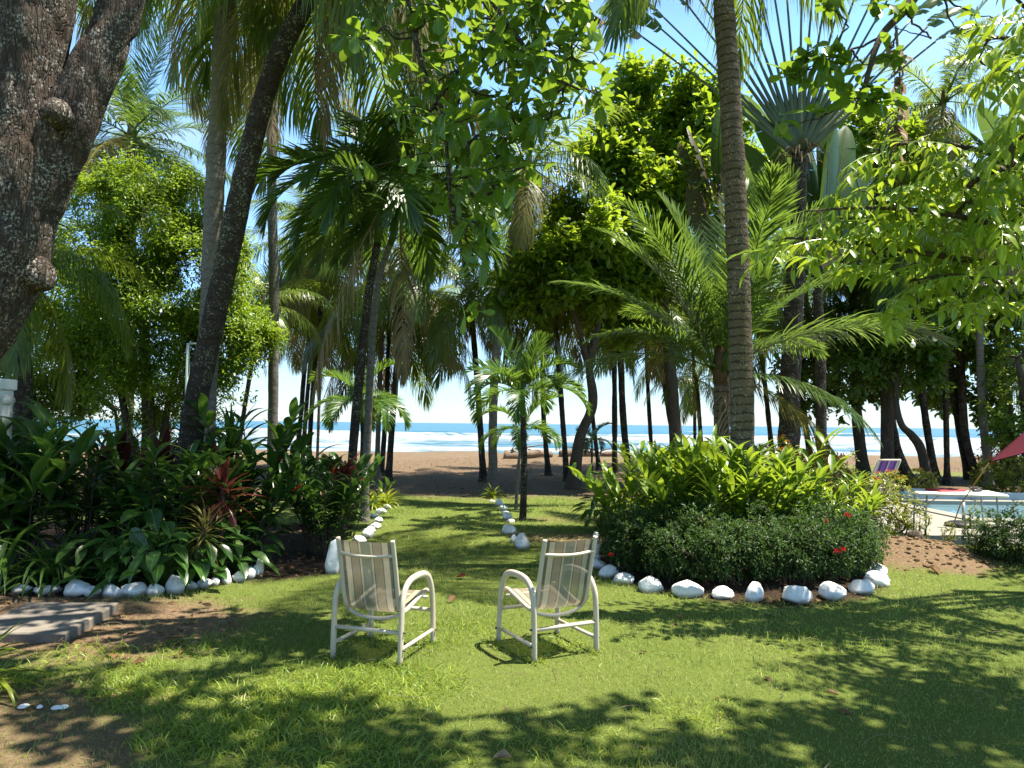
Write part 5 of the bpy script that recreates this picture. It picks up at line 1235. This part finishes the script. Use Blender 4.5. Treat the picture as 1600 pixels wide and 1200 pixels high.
# red flower heads of the hedge
def flower_head(px, py, d, label, r=.045, mat='flower', n=46, cat="flower"):
    rng = np.random.default_rng(int(px)); p = at(px, py, d); g = G(); ph = np.arange(n) * 2.4; e = rng.uniform(-.2, 1.5, n)
    t = thing("red_flower" if mat == 'flower' else "cream_flower", label, cat, p)
    D = np.stack([np.cos(ph) * np.cos(e), np.sin(ph) * np.cos(e), np.sin(e)], -1)
    inst(g, OVAT, D * r * .35, orient(D, rng.normal(0, 1, D.shape)), r * rng.uniform(.6, 1., n), rng.uniform(0, 1, n)); g.build("petals", M[mat], t, local=True)
    s = G(); add_tube(s, catmull([[0, 0, 0], [.01, .06, -.06], [.02, .22, -.16]], 4), .004, 4); s.build("stem", M['strap'], t, local=True)
flower_head(1308, 863, 7.72, "left one of the two touching red flower heads on the dark hedge", .036)
flower_head(1317, 860, 7.72, "right one of the two touching red flower heads on the dark hedge", .034)
flower_head(1324, 806, 8.2, "red flower head high above the right corner of the hedge", .035)
flower_head(1290, 815, 8.1, "small red flower left of the high red flower head", .028)
flower_head(955, 868, 8.4, "small red flower low by the leftmost hedge bush", .03)
flower_head(1077, 730, 9.3, "cream flower head among the sunlit ginger leaves left of the ringed palm", .07, 'pale_flower')
flower_head(1182, 752, 9.0, "cream flower spike right of the ringed palm's foot", .07, 'pale_flower')

# ------------------------------------------------------------------ white painted stones
import bmesh
_bm = bmesh.new(); bmesh.ops.create_icosphere(_bm, subdivisions=4, radius=1.0)
ICO_V = np.array([v.co[:] for v in _bm.verts]); ICO_F = np.array([[v.index for v in f.verts] for f in _bm.faces]); _bm.free()
def stone(px, py, w, h, label, group, seed, kind='round', dpth=.85):
    p = grd(px, py); p = grd(px, py, float(gz(p[0], p[1]))); d = p[1]; W, H = w * d / FPX, h * d / FPX
    V = ICO_V.copy()
    n = fbm(V + seed * 7.3, 1.1, seed, 2) - .5; n2 = fbm(V + seed * 3.1, 3.2, seed + 50, 3) - .5
    V = V * (1 + n * .62 + n2 * .17)[:, None]
    if kind == 'slab': V[:, 0] *= 1 - .38 * np.clip(V[:, 2], -1, 1); V[:, 2] = np.sign(V[:, 2]) * np.abs(V[:, 2]) ** .8
    if kind == 'wedge': V[:, 2] *= 1 - .35 * V[:, 0]
    if kind == 'cone': V[:, :2] *= (1 - .42 * np.clip(V[:, 2], -.8, 1))[:, None]
    # a few worn facets
    rng = np.random.default_rng(seed)
    for k in range(7):
        q = nrm(rng.normal(0, 1, 3)); s = V @ q; lim = rng.uniform(.62, .92); V = V - np.maximum(s - lim, 0)[:, None] * q * .85
    lo, hi = V.min(0), V.max(0); V = (V - (lo + hi) / 2) / ((hi - lo) / 2)
    V[:, 2] = np.maximum(V[:, 2], -.72 + .04 * n2)
    V = V * [W / 2, W / 2 * dpth, H / 1.72]; V[:, 2] += H * .72 / 1.72 - .018
    a = rng.normal(0, .25); V = V @ np.array([[math.cos(a), math.sin(a), 0], [-math.sin(a), math.cos(a), 0], [0, 0, 1]])
    p = p + [0, W * dpth * .4, 0]
    o = G().add(V, ICO_F).build("painted_stone", M['stone'], local=True); o.location = p
    return tag(o, label, "stone", group)
SL, SP, SR = "white stones edging the left bed", "white stones edging the lawn path", "white stones edging the right bed"
for i, (x, y, w, h, k, l) in enumerate((
    (-4, 918, 24, 12, 'round', "white painted stone cut by the left picture edge behind the strap lily"),
    (28, 927, 38, 14, 'round', "low white stone half hidden by strap lily leaves nearest the left edge"),
    (66, 930, 42, 15, 'round', "low flat white stone right of the half hidden one under the lily"),
    (112, 933, 40, 28, 'wedge', "large white stone with a lump at its left, between the lily and the round stones"),
    (138, 933, 28, 17, 'round', "small white stone squeezed against the right of the large lumpy stone"),
    (168, 935, 34, 23, 'round', "smooth dome shaped white stone right of the small squeezed one"),
    (203, 933, 37, 22, 'round', "wide oval white stone second to the left of the tallest round stone"),
    (236, 931, 29, 20, 'round', "white stone with a crease down it, just left of the tallest round stone"),
    (269, 928, 31, 30, 'round', "tallest round white stone in the middle of the left bed's edge"),
    (296, 922, 21, 14, 'wedge', "low grubby white stone just right of the tallest round stone"),
    (316, 920, 23, 17, 'round', "squarish white stone second to the right of the tallest round stone"),
    (333, 917, 16, 16, 'round', "small white stone with a leaf over its top near the corner of the left bed"),
    (351, 914, 16, 27, 'slab', "narrow upright white stone at the corner of the left bed"),
    (370, 910, 21, 19, 'wedge', "blocky white stone just right of the narrow upright one at the corner"),
    (387, 906, 18, 21, 'round', "white stone leaning into the last two at the right end of the left bed"),
    (396, 903, 13, 22, 'slab', "second last white stone at the right end of the left bed"),
    (404, 900, 13, 36, 'slab', "tall thin white stone ending the left bed's edge at the right"))):
    stone(x, y, w, h, l, SL, 10 + i, k)
for i, (x, y, w, h, k, l) in enumerate((
    (559, 850, 25, 14, 'wedge', "nearest white stone of the left path row, behind the left chair's back"),
    (574, 842, 21, 17, 'wedge', "second nearest stone of the left path row, sunlit"),
    (584, 827, 21, 12, 'round', "sunlit middle stone of the left path row, right of its neighbours"),
    (578, 833, 16, 12, 'round', "stone of the left path row tucked behind the second nearest"),
    (589, 818, 17, 11, 'round', "stone of the left path row just beyond its middle"),
    (585, 810, 15, 9, 'wedge', "third farthest stone of the left path row, set to the left"),
    (594, 804, 17, 11, 'round', "second farthest stone of the left path row"),
    (605, 796, 15, 9, 'round', "farthest stone of the left path row below the yellow green tuft"))):
    stone(x, y, w, h, l, SP, 40 + i, k)
for i, (x, y, w, h, k, l) in enumerate((
    (769, 785, 9, 5, 'wedge', "tiny white stone at the far end of the right path row"),
    (780, 791, 15, 13, 'cone', "farthest full sized stone of the right path row"),
    (786, 799, 15, 11, 'round', "second farthest full sized stone of the right path row"),
    (789, 806, 13, 10, 'wedge', "stone before the middle of the right path row"),
    (793, 813, 15, 14, 'round', "middle stone of the right path row left of the lone palm's foot"),
    (797, 818, 15, 8, 'round', "low stone in front of the right path row's middle stone"),
    (795, 836, 24, 17, 'wedge', "wide shaded stone, third nearest in the right path row"),
    (804, 848, 13, 14, 'cone', "small stone leaning behind the nearest stone of the right path row"),
    (816, 858, 24, 26, 'cone', "tall nearest stone of the right path row left of the right chair"))):
    stone(x, y, w, h, l, SP, 60 + i, k)
stone(518, 897, 24, 55, "tall pointed white stone standing upright left of the left chair's back", SP, 90, 'cone', .5)
stone(539, 893, 9, 10, "small white stone peeping out behind the left chair's back", SP, 91)
for i, (x, y, w, h, k, l) in enumerate((
    (933, 868, 15, 38, 'slab', "tall narrow white slab stone at the left of the right bed by the right chair"),
    (926, 877, 26, 16, 'round', "dappled white stone next to the right chair's top"),
    (935, 890, 28, 18, 'wedge', "white stone beside the right chair's armrest"),
    (952, 904, 32, 22, 'round', "rounded white stone just right of the right chair's armrest"),
    (976, 915, 34, 20, 'round', "sloping white stone between the right chair and the isolated ones"),
    (1019, 927, 37, 27, 'round', "broad oval white stone, leftmost with gaps at both its sides"),
    (1078, 936, 50, 28, 'round', "long flat white stone in the front row of the right bed"),
    (1134, 938, 38, 22, 'round', "small flat white stone with a dark spot in the front row of the right bed"),
    (1182, 941, 30, 32, 'round', "egg shaped white stone standing upright in the front row of the right bed"),
    (1251, 945, 47, 31, 'round', "broadest white stone at the front of the right bed, sunlit on top"),
    (1309, 940, 47, 31, 'wedge', "wedge shaped white stone sloping right in the front row of the right bed"),
    (1352, 930, 38, 25, 'round', "shaded round white stone right of the wedge shaped one"),
    (1377, 918, 38, 26, 'wedge', "sloping white stone in front at the right corner of the right bed"),
    (1377, 904, 36, 24, 'round', "white stone stacked behind the sloping corner stone"),
    (1360, 893, 20, 16, 'wedge', "small white stone against the hedge at the right corner"))):
    stone(x, y, w, h, l, SR, 110 + i, k)

# ------------------------------------------------------------------ the two sling chairs
def sling_mat():
    m, nt, b, L = newmat("striped_sling_fabric")
    uvn = N(nt, "ShaderNodeUVMap"); sp = N(nt, "ShaderNodeSeparateXYZ"); L(uvn.outputs[0], sp.inputs[0])
    dk, gr, cr, tn, bk = (.055, .06, .05), (.17, .19, .145), (.55, .48, .36), (.30, .235, .155), (.07, .055, .04)
    st = [(0, dk), (.085, bk), (.10, cr), (.20, bk), (.215, tn), (.36, bk), (.378, cr), (.41, gr), (.59, cr), (.622, bk), (.64, tn), (.785, bk), (.80, cr), (.90, bk), (.915, dk)]
    r = ramp(nt, st, 'CONSTANT'); L(sp.outputs[0], r.inputs[0])
    tc = N(nt, "ShaderNodeTexCoord"); n = N(nt, "ShaderNodeTexNoise", i_Scale=45.0, i_Detail=4.0); L(tc.outputs["Object"], n.inputs["Vector"])
    n2 = N(nt, "ShaderNodeTexNoise", i_Scale=5.0, i_Detail=4.0); L(tc.outputs["Object"], n2.inputs["Vector"])
    c = mixc(nt, mth(nt, 'MULTIPLY', n.outputs[0], .5), r.outputs[0], (.2, .18, .14)); c = mixc(nt, mth(nt, 'MULTIPLY', n2.outputs[0], .3), c, (.3, .28, .23))
    L(c, b.inputs["Base Color"]); b.inputs["Roughness"].default_value = .75; b.inputs["Specular IOR Level"].default_value = .2
    tl = N(nt, "ShaderNodeBsdfTranslucent"); L(c, tl.inputs[0]); mx = N(nt, "ShaderNodeMixShader"); mx.inputs[0].default_value = .30
    tr = N(nt, "ShaderNodeBsdfTransparent"); m2 = N(nt, "ShaderNodeMixShader"); m2.inputs[0].default_value = .13
    L(b.outputs[0], mx.inputs[1]); L(tl.outputs[0], mx.inputs[2]); L(mx.outputs[0], m2.inputs[1]); L(tr.outputs[0], m2.inputs[2])
    L(m2.outputs[0], nt.nodes["Material Output"].inputs[0]); return m
M['sling'] = sling_mat()
def sling_chair(pl, pr, label, first=None):
    pl, pr = grd(*pl), grd(*pr); x = pr - pl; w = np.linalg.norm(x); x /= w
    rz = math.atan2(x[1], x[0]); f = np.array([-x[1], x[0], 0])
    c = (pl + pr) / 2 + f * .29; c[2] = float(gz(c[0], c[1]))
    t = thing("patio_chair", label, "chair", c, rz, "striped patio chairs on the lawn")
    if first is not None:
        for ch in list(first.children):
            o = ch.copy(); COL.objects.link(o); o.parent = t
            for gc in ch.children: q = gc.copy(); COL.objects.link(q); q.parent = o
        return t
    hw = w / 2
    for s in (-1, 1):
        X = s * hw
        P = catmull([[X, -.29, 0], [X, -.285, .20], [X, -.277, .37], [X, -.262, .46], [X * .99, -.215, .54], [X * .985, -.13, .583], [X * .985, 0, .592], [X * .985, .12, .58], [X * .985, .20, .535], [X, .247, .44], [X, .272, .30], [X, .285, .14], [X, .29, 0]], 5)
        g = G(); add_tube(g, P, .0195, 14, flat=1.35, up=(0, 1, 0)); o = g.build("side_frame", M['chair'], t, local=True)
        g = G()
        for (yy, zz) in ((-.287, .115), (.285, .115), (-.282, .24)): add_tube(g, [[X + s * .018, yy, zz], [X + s * .034, yy, zz]], .008, 8)
        g.build("bolt", M['chair_bolt'], o, local=True)
        g = G(); add_tube(g, [[X, -.285, .115], [X, .285, .115]], .0145, 10); g.build("side_stretcher", M['chair'], t, local=True)
    g = G(); add_tube(g, [[-hw, -.283, .235], [hw, -.283, .235]], .0155, 10); g.build("rear_stretcher", M['chair'], t, local=True)
    g = G(); add_tube(g, [[-hw, .272, .27], [hw, .272, .27]], .0145, 10); g.build("front_stretcher", M['chair'], t, local=True)
    r = hw - .052
    def rail(X): return catmull([[X, .285, .405], [X, .26, .425], [X, .20, .42], [X, .05, .385], [X, -.08, .355], [X, -.155, .352], [X, -.205, .385], [X, -.232, .45], [X, -.255, .55], [X, -.29, .70], [X, -.33, .855], [X, -.343, .90]], 6)
    R = rail(0)
    for s in (-1, 1):
        g = G(); add_tube(g, rail(s * r), .017, 12); g.build("sling_rail", M['chair'], t, local=True)
    n = 17; u = np.linspace(-1, 1, n); rows = []
    idx = np.arange(1, len(R) - 3)
    tang = nrm(np.gradient(R, axis=0)); nn = np.stack([0 * tang[:, 0], -tang[:, 2], tang[:, 1]], -1)
    for i in idx:
        sag = .012 * (1 - u ** 2)
        rows.append(np.stack([u * r, np.full(n, R[i, 1]), np.full(n, R[i, 2])], -1) + nn[i] * (-sag if False else sag)[:, None])
    V = np.array(rows).reshape(-1, 3); k = len(idx)
    q = (np.arange(k - 1)[:, None] * n + np.arange(n - 1)[None]).ravel()
    uv = np.stack([np.tile((u + 1) / 2, k), np.repeat(np.linspace(0, 1, k), n)], -1)
    g = G(); g.add(V, np.stack([q, q + 1, q + n + 1, q + n], -1), .5, uv); g.build("sling_seat", M['sling'], t, local=True)
    g = G(); s = np.linspace(-1, 1, 13)
    add_tube(g, np.stack([s * (r + .002), -.315 - .045 * (1 - s ** 2), .79 - .012 * (1 - s ** 2)], -1), .0125, 10); g.build("back_rail", M['chair'], t, local=True)
    g = G(); add_tube(g, np.stack([s * r, -.165 - .02 * (1 - s ** 2), .345 - .05 * (1 - s ** 2) ** .8], -1), .0145, 10)
    g.build("seat_brace", M['chair'], t, local=True)
    g = G(); add_tube(g, [[-hw, .17, .395], [hw, .17, .395]], .011, 10); g.build("seat_crossbar", M['chair'], t, local=True)
    return t
ch = sling_chair((520, 1028), (625, 1041), "left of two striped sling chairs facing the sea, by the pointed white stone")
sling_chair((838, 1034), (929, 1019), "right of two striped sling chairs facing the sea, by the right bed's stones", ch)

# ------------------------------------------------------------------ slab, pillar, pole, log, small things on the lawn
def slab():
    a, b_, c = grd(185, 953), grd(102, 1003), grd(-60, 1003); d = a + (c - b_) * 1.02
    g = G(); q = np.array([c, b_, a, d]); z0, z1 = -.05, .07
    n = nrm(q - q.mean(0)) * .012
    V = np.concatenate([q * [1, 1, 0] + [0, 0, z0], q * [1, 1, 0] + [0, 0, z1 - .012], (q - n) * [1, 1, 0] + [0, 0, z1]])
    j = np.arange(4); F = [np.concatenate([np.stack([k + j, k + (j + 1) % 4, k + 4 + (j + 1) % 4, k + 4 + j], -1) for k in (0, 4)]), np.array([[8, 9, 10, 11]])]
    o = g.add(V, F).build("concrete_slab", M['conc'], smooth=False, origin=q.mean(0) * [1, 1, 0]); tag(o, "low grey concrete slab on the bare soil in front of the left bed", "slab")
slab()
def pillar():
    p = at(-16, 662, 8.6); b = np.array([p[0], p[1], 0.0]); h = at(0, 592, 8.6)[2]
    t = thing("gate_pillar", "white pillar with a square cap and small lamp at the left edge", "pillar", b)
    g = G(); add_box(g, [0, 0, (h - .13) / 2], [.32, .32, h - .13], bev=.01); g.build("shaft", M['pillar'], t, local=True, smooth=False)
    g = G(); add_box(g, [0, 0, h - .065], [.37, .37, .13], bev=.012); g.build("cap", M['pillar'], t, local=True, smooth=False)
    lp = G(); q = np.array([.17, -.08, h - .26])
    add_tube(lp, [q + [0, 0, .05], q + [.02, 0, .0], q + [.05, 0, -.02]], [.012, .012, .012], 8); add_tube(lp, [q + [.04, 0, -.03], q + [.09, -.02, -.005], q + [.14, -.04, .02]], [.02, .05, .06], 14)
    lo = lp.build("lamp", M['lampface'], t, local=True)
pillar()
def pole():
    p = gx(290, 12.6); t = thing("shower_pole", "slim pale green pole with a short bent arm in front of the bush tree", "pole", p)
    h = at(292, 537, 12.6)[2] - p[2]; g = G()
    add_tube(g, [[0, 0, -.05], [0, 0, h * .5], [0, 0, h]], .03, 10); g.build("post", M['green_metal'], t, local=True)
    g = G(); add_tube(g, [[-.03, 0, h - .01], [.12, 0, h], [.24, 0, h - .01]], .02, 8); g.build("arm", M['green_metal'], t, local=True)
pole()
def log(px0, px1, d, r, label, seed):
    rng = np.random.default_rng(seed); a, b = gx(px0, d), gx(px1, d + .8); L = np.linalg.norm(b - a)
    t = np.linspace(0, 1, 24); P = a[None] + (b - a)[None] * t[:, None]; P[:, 2] = gz(P[:, 0], P[:, 1]) + r * .7 + .06 * np.sin(t * 7 + seed); P[:, 1] += .15 * np.sin(t * 4 + seed)
    V, F, uv = tube(P, r * (1.1 - .4 * t), 12); c = np.repeat(P, 12, 0); g = G(); g.add(V + (V - c) * ((fbm(V, 3, seed, 3) - .5) * .7)[:, None], F, .5, uv)
    for k in range(3):
        i = rng.integers(5, 20); add_tube(g, [P[i], P[i] + [rng.normal(0, .3), -.1, r * 1.2], P[i] + [rng.normal(0, .5), -.2, r * 1.9]], [r * .35, r * .25, r * .1], 6)
    tag(g.build("driftwood_log", M['drift'], origin=a), label, "driftwood log", "driftwood logs on the beach")
log(788, 862, 37, .24, "grey driftwood log on the sand left of the swollen footed palms", 3)
log(876, 960, 38, .20, "thinner driftwood log on the sand behind the crooked almond trunk", 6)
for i, (x, y, r, l) in enumerate(((37, 1105, .034, "largest white mushroom at bottom left of the lawn"), (62, 1106, .018, "smallest white mushroom between the other two"), (88, 1107, .03, "twin capped white mushroom right of the other two"))):
    p = grd(x, y); t = thing("mushroom", l, "mushroom", p, 0, "white mushrooms on the lawn")
    for k in range(2 if i == 2 else 1):
        o = np.array([k * .035, k * .01, 0]); g = G(); add_tube(g, [o + [0, 0, -.02], o + [0, 0, .012]], r * .25, 8); g.build("stem", M['mush'], t, local=True)
        g = G(); s = np.linspace(0, 1, 7); add_tube(g, np.stack([0 * s, 0 * s, 0 + .02 * s], -1) + o, r * np.array([.85, 1, .98, .88, .7, .42, .05]), 14); g.build("cap", M['mush'], t, local=True)
for i, (x, y, s, mt, l) in enumerate(((713, 902, .13, 'brom', "red brown fallen leaf lying on the lawn between the two chairs"), (1468, 901, .18, 'litter', "large curled brown leaf on the lawn in front of the dirt mound"), (700, 941, .12, 'litter', "dark brown curled leaf on the grass just right of the left chair"),
                                      (205, 1040, .10, 'litter', "brown leaf on the bare soil right of the slab"), (1310, 1090, .07, 'litter', "small pale leaf on the shaded lawn at right"), (770, 1188, .10, 'dead', "tan leaf on the grass at the bottom middle"), (1385, 872, .12, 'litter', "dark leaf lump on the dirt mound by the hedge"))):
    rng = np.random.default_rng(i); p = grd(x, y); p[2] = float(gz(p[0], p[1])) + .015
    tm = leaf_t(np.linspace(0, 1, 7), [.02, .16, .26, .3, .24, .14, .01], .5, -.25); V = tm[0].copy(); V[:, 2] += rng.normal(0, .02, len(V))
    g = G(); R = orient(nrm(rng.normal(0, 1, (1, 3)) * [1, 1, .1]), np.array([[.3, -.3, 1.]])); inst(g, (V, tm[1]), np.zeros((1, 3)), R, np.array([s]), .5)
    o = g.build("fallen_leaf", M[mt], local=True); o.location = p; tag(o, l, "fallen leaf", "fallen leaves on the ground")
# dirt clods and a hole shaped dark root stump on the mound
def clods():
    rng = np.random.default_rng(8); g = G(); n = 260
    x = 5.25 + rng.normal(0, .55, n); y = 9.8 + rng.normal(0, .5, n); s = rng.uniform(.008, .03, n) * rng.uniform(.5, 1.6, n)
    tv, tf = ICO_V[:42], None
    for i in range(n):
        V, F, _ = tube([[0, 0, -.6], [.1, 0, 0], [0, .1, .5]], [.6, 1, .4], 6); g.add(V * s[i] * (1 + rng.normal(0, .15, V.shape)) + [x[i], y[i], float(gz(x[i], y[i])) + s[i] * .2], F)
    tag(g.build("soil_clods", simple("brown_soil", (.15, .095, .06), .95, .1, .3, 30)), "crumbly brown clods of soil on the low dirt mound", "soil", kind='stuff')
    p = grd(1430, 872); p[2] = float(gz(p[0], p[1])); g = G()
    V, F, uv = tube([p + [0, 0, -.03], p + [.01, 0, .02], p + [0, .01, .075], p + [0, 0, .085]], [.12, .11, .085, .02], 12); g.add(V + (fbm(V, 9, 3, 3) - .5)[:, None] * .08, F)
    tag(g.build("tree_stump", M['tree_dark'], origin=p), "dark rotten stump on top of the dirt mound", "stump")
clods()

# ------------------------------------------------------------------ pool, table, deck chair, shade cloth, lights
def pool():
    x0, x1, y0, y1 = 8.9, 19.0, 14.0, 17.2                     # water edge
    m, nt, b, L = newmat("pool_water"); b.inputs["Base Color"].default_value = (.13, .23, .28, 1); b.inputs["Roughness"].default_value = .06
    tc = N(nt, "ShaderNodeTexCoord"); n = N(nt, "ShaderNodeTexNoise", i_Scale=3.0, i_Detail=3.0); L(tc.outputs["Object"], n.inputs["Vector"]); bump(nt, b, n.outputs[0], .25, .05)
    g = G(); 
    def ring(a, b2, z0, z1):                                    # a flat kerb frame from rectangle a to rectangle b2
        o = [[a[0], a[2]], [a[1], a[2]], [a[1], a[3]], [a[0], a[3]]]; i_ = [[b2[0], b2[2]], [b2[1], b2[2]], [b2[1], b2[3]], [b2[0], b2[3]]]
        V = np.array([[*p, z] for z in (z0, z1) for r in (o, i_) for p in r]); j = np.arange(4); k = (j + 1) % 4
        return V, np.concatenate([np.stack([8 + j, 8 + k, 12 + k, 12 + j], -1), np.stack([j, k, 8 + k, 8 + j], -1), np.stack([4 + k, 4 + j, 12 + j, 12 + k], -1)])
    dk = G(); dk.add(*ring((5.75, 19.6, 11.05, 17.9), (x0 - .35, x1 + .35, y0 - .35, y1 + .35), -.25, .03)); tag(dk.build("pool_deck", M['deck'], smooth=False), kind='structure')
    t = thing("swimming_pool", "swimming pool with pale blue water behind the folding table", "pool", (13.3, 15.4, 0))
    g.add(*ring((x0 - .35, x1 + .35, y0 - .35, y1 + .35), (x0, x1, y0, y1), -.25, .055)); g.build("coping", M['deck'], t, smooth=False)
    g = G(); g.add([[x0, y0, -.03], [x1, y0, -.03], [x1, y1, -.03], [x0, y1, -.03]], np.array([[0, 1, 2, 3]])); g.build("water", m, t)
    g = G(); g.add([[x1, y1 + .36, .0], [x0 - .3, y1 + .36, .0], [x0 - .3, y1 + .36, .22], [x1, y1 + .36, .22], [x1, y1 + .5, .0], [x0 - .3, y1 + .5, .0], [x0 - .3, y1 + .5, .22], [x1, y1 + .5, .22]], np.array([[0, 1, 2, 3], [5, 4, 7, 6], [3, 2, 6, 7], [1, 5, 6, 2], [4, 0, 3, 7]])); g.build("rear_wall", M['tile'], t, smooth=False)
    p = at(1508, 787, 12.9); t = thing("parasol_base", "dark round parasol base standing at the pool edge under the table", "parasol base", (p[0], 12.95, .03))
    g = G(); add_tube(g, [[0, 0, 0], [0, 0, .05], [0, 0, .085], [0, 0, .10]], [.30, .30, .22, .05], 24); g.build("weight", M['black'], t, local=True)
    g = G(); add_tube(g, [[0, 0, .09], [0, 0, .42]], .028, 10); g.build("tube", M['steel'], t, local=True)
pool()
def table():
    c = at(1491, 766, 11.4); h = .745; t = thing("folding_table", "white folding table with thin grey metal legs beside the pool", "table", (c[0], c[1], .03), rad(-14))
    L, W = 1.22, .78; g = G(); add_box(g, [0, 0, h - .022], [L, W, .045], bev=.015); g.build("tabletop", M['white'], t, local=True, smooth=False)
    for sx in (-1, 1):
        for sy in (-1, 1):
            g = G(); add_tube(g, [[sx * (L / 2 - .14), sy * (W / 2 - .08), h - .05], [sx * (L / 2 - .10), sy * (W / 2 - .08), 0]], .0135, 8); g.build("leg", M['steel'], t, local=True)
        g = G(); add_tube(g, [[sx * (L / 2 - .42), 0, h - .05], [sx * (L / 2 - .12), -.0, .42]], .009, 6); add_tube(g, [[sx * (L / 2 - .12), -.31, .42], [sx * (L / 2 - .12), .31, .42]], .009, 6); g.build("brace", M['steel'], t, local=True)
    def on(x, y): 
        a = rad(-14); return np.array([c[0] + x * math.cos(a) - y * math.sin(a), c[1] + x * math.sin(a) + y * math.cos(a), .03 + h + .003])
    rng = np.random.default_rng(3); g = G(); xs, ys = np.linspace(-.23, .23, 15), np.linspace(-.15, .15, 11); X, Y = np.meshgrid(xs, ys); Z = .012 + .03 * fbm(np.stack([X, Y, 0 * X], -1), 9, 4, 2)
    q = (np.arange(10)[:, None] * 15 + np.arange(14)[None]).ravel(); V = np.stack([X, Y, Z], -1).reshape(-1, 3); B = V.copy(); B[:, 2] = 0
    bd = np.concatenate([np.arange(15), np.arange(1, 11) * 15 + 14, np.arange(13, -1, -1) + 150, np.arange(9, 0, -1) * 15]); e = np.roll(bd, -1)
    g.add(np.concatenate([V, B]), [np.stack([q, q + 1, q + 16, q + 15], -1), np.stack([bd + 165, e + 165, e, bd], -1)])
    o = g.build("folded_cloth", M['redmat'], local=True); o.location = on(-.12, .02); o.rotation_euler = (0, 0, .2); tag(o, "folded red cloth lying on the white folding table", "cloth")
    t2 = thing("sunglasses_case", "small black case with an open lid on the folding table", "case", on(.33, .05), .4)
    g = G(); add_box(g, [0, 0, .02], [.17, .08, .04], bev=.012); g.build("case_base", M['black'], t2, local=True, smooth=False)
    g = G(); add_box(g, [0, .05, .055], [.17, .05, .03], bev=.01); g.build("case_lid", M['black'], t2, local=True, smooth=False)
table()
def deck_chair():
    p = at(1374, 800, 14.4); t = thing("deck_chair", "pale framed deck chair with purple and grey striped back near the pool", "deck chair", (p[0], 14.4, .03), rad(16), None, .98)
    m, nt, b, L = newmat("purple_striped_canvas"); uvn = N(nt, "ShaderNodeUVMap"); sp = N(nt, "ShaderNodeSeparateXYZ"); L(uvn.outputs[0], sp.inputs[0])
    pu, dp, gy = (.14, .05, .30), (.05, .02, .14), (.36, .33, .4)
    r = ramp(nt, [(0, gy), (.1, dp), (.22, pu), (.4, dp), (.5, gy), (.56, pu), (.78, dp), (.9, gy)], 'CONSTANT'); L(sp.outputs[0], r.inputs[0]); L(r.outputs[0], b.inputs["Base Color"]); b.inputs["Roughness"].default_value = .8
    for s in (-1, 1):
        g = G(); add_tube(g, [[s * .29, -.15, .30], [s * .28, .0, .42], [s * .27, .42, 1.12]][0:3] if False else [[s * .29, .30, .12], [s * .28, .10, .42], [s * .27, -.28, 1.12]], .018, 8); g.build("side_rail", M['chair'], t, local=True)
        g = G(); add_tube(g, [[s * .32, -.35, 0], [s * .32, .45, .52]], .016, 8); g.build("leg", M['chair'], t, local=True)
        g = G(); add_tube(g, [[s * .31, .62, 0], [s * .31, -.05, .56], [s * .31, -.18, .60]], .016, 8); g.build("armrest", M['chair'], t, local=True)
    g = G(); add_tube(g, [[-.27, -.28, 1.12], [.27, -.28, 1.12]], .018, 8); add_tube(g, [[-.3, .55, .46], [.3, .55, .46]], .018, 8); g.build("cross_rail", M['chair'], t, local=True)
    s = np.linspace(0, 1, 16); prof = catmull([[0, .55, .47], [0, .35, .36], [0, .12, .38], [0, -.05, .66], [0, -.28, 1.11]], 4); k = len(prof)
    V = np.concatenate([prof + [-.25, 0, 0], prof + [.25, 0, 0]]); i = np.arange(k - 1)
    g = G(); g.add(V, np.stack([i, i + k, i + k + 1, i + 1], -1), .5, np.concatenate([np.stack([0 * np.arange(k), np.arange(k)], -1), np.stack([1 + 0 * np.arange(k), np.arange(k)], -1)])); g.build("sling", m, t, local=True)
deck_chair()
def shade_cloth():
    a = at(1545, 722, 10.2); top = at(1665, 610, 10.6); lo = at(1760, 650, 9.0); t = thing("shade_cloth", "dark red shade cloth tied down at its corner by a tan rope", "shade cloth", a)
    n = 16; V = []; 
    for i in range(n):
        for j in range(n):
            u, v = i / (n - 1), j / (n - 1); p = a * (1 - u) + (top * (1 - v) + lo * v) * u
            p = p + np.array([0, 0, -1]) * (.16 * u * (1 - u) + .10 * v * (1 - v) * u * 4 + .018 * math.sin(v * 19 + u * 3) * u); V.append(p)
    V = np.array(V); q = (np.arange(n - 1)[:, None] * n + np.arange(n - 1)[None]).ravel()
    g = G(); g.add(V, np.stack([q, q + 1, q + n + 1, q + n], -1)); g.build("cloth", M['red'], t)
    g = G()
    for e in (np.arange(n) * n, np.arange(n) * n + n - 1): add_tube(g, V[e], .008, 6)
    g.build("hem", M['red'], t)
    st = grd(1492, 800); st = np.array([at(1503, 765, 11.0)[0], 11.0, .1]); st = at(1500, 772, 10.9); st[2] = 0.62
    e = at(1478, 790, 11.0); e[2] = .03
    g = G(); add_tube(g, [a + [.02, 0, .01], (a + st) / 2 + [0, 0, -.01], st, e], .009, 6); g.build("rope", M['rope'], t)
shade_cloth()
def string_lights():
    P = catmull([at(1380, 505, 13), at(1426, 530, 13), at(1461, 520, 13), at(1499, 502, 13), at(1542, 480, 13), at(1600, 440, 13), at(1680, 400, 13)], 8)
    t = thing("string_lights", "thin wire of small white globe bulbs hanging in front of the dark trees at right", "string lights", P[0])
    g = G(); add_tube(g, P, .006, 5); g.build("wire", M['black'], t)
    for i in (8, 16, 24, 32, 40):
        g = G(); p = P[i]; add_tube(g, [p, p + [0, 0, -.05], p + [0, 0, -.055], p + [0, 0, -.085], p + [0, 0, -.12], p + [0, 0, -.145], p + [0, 0, -.152]], [.012, .016, .028, .046, .046, .022, .004], 12); g.build("bulb", M['bulb'], t)
string_lights()
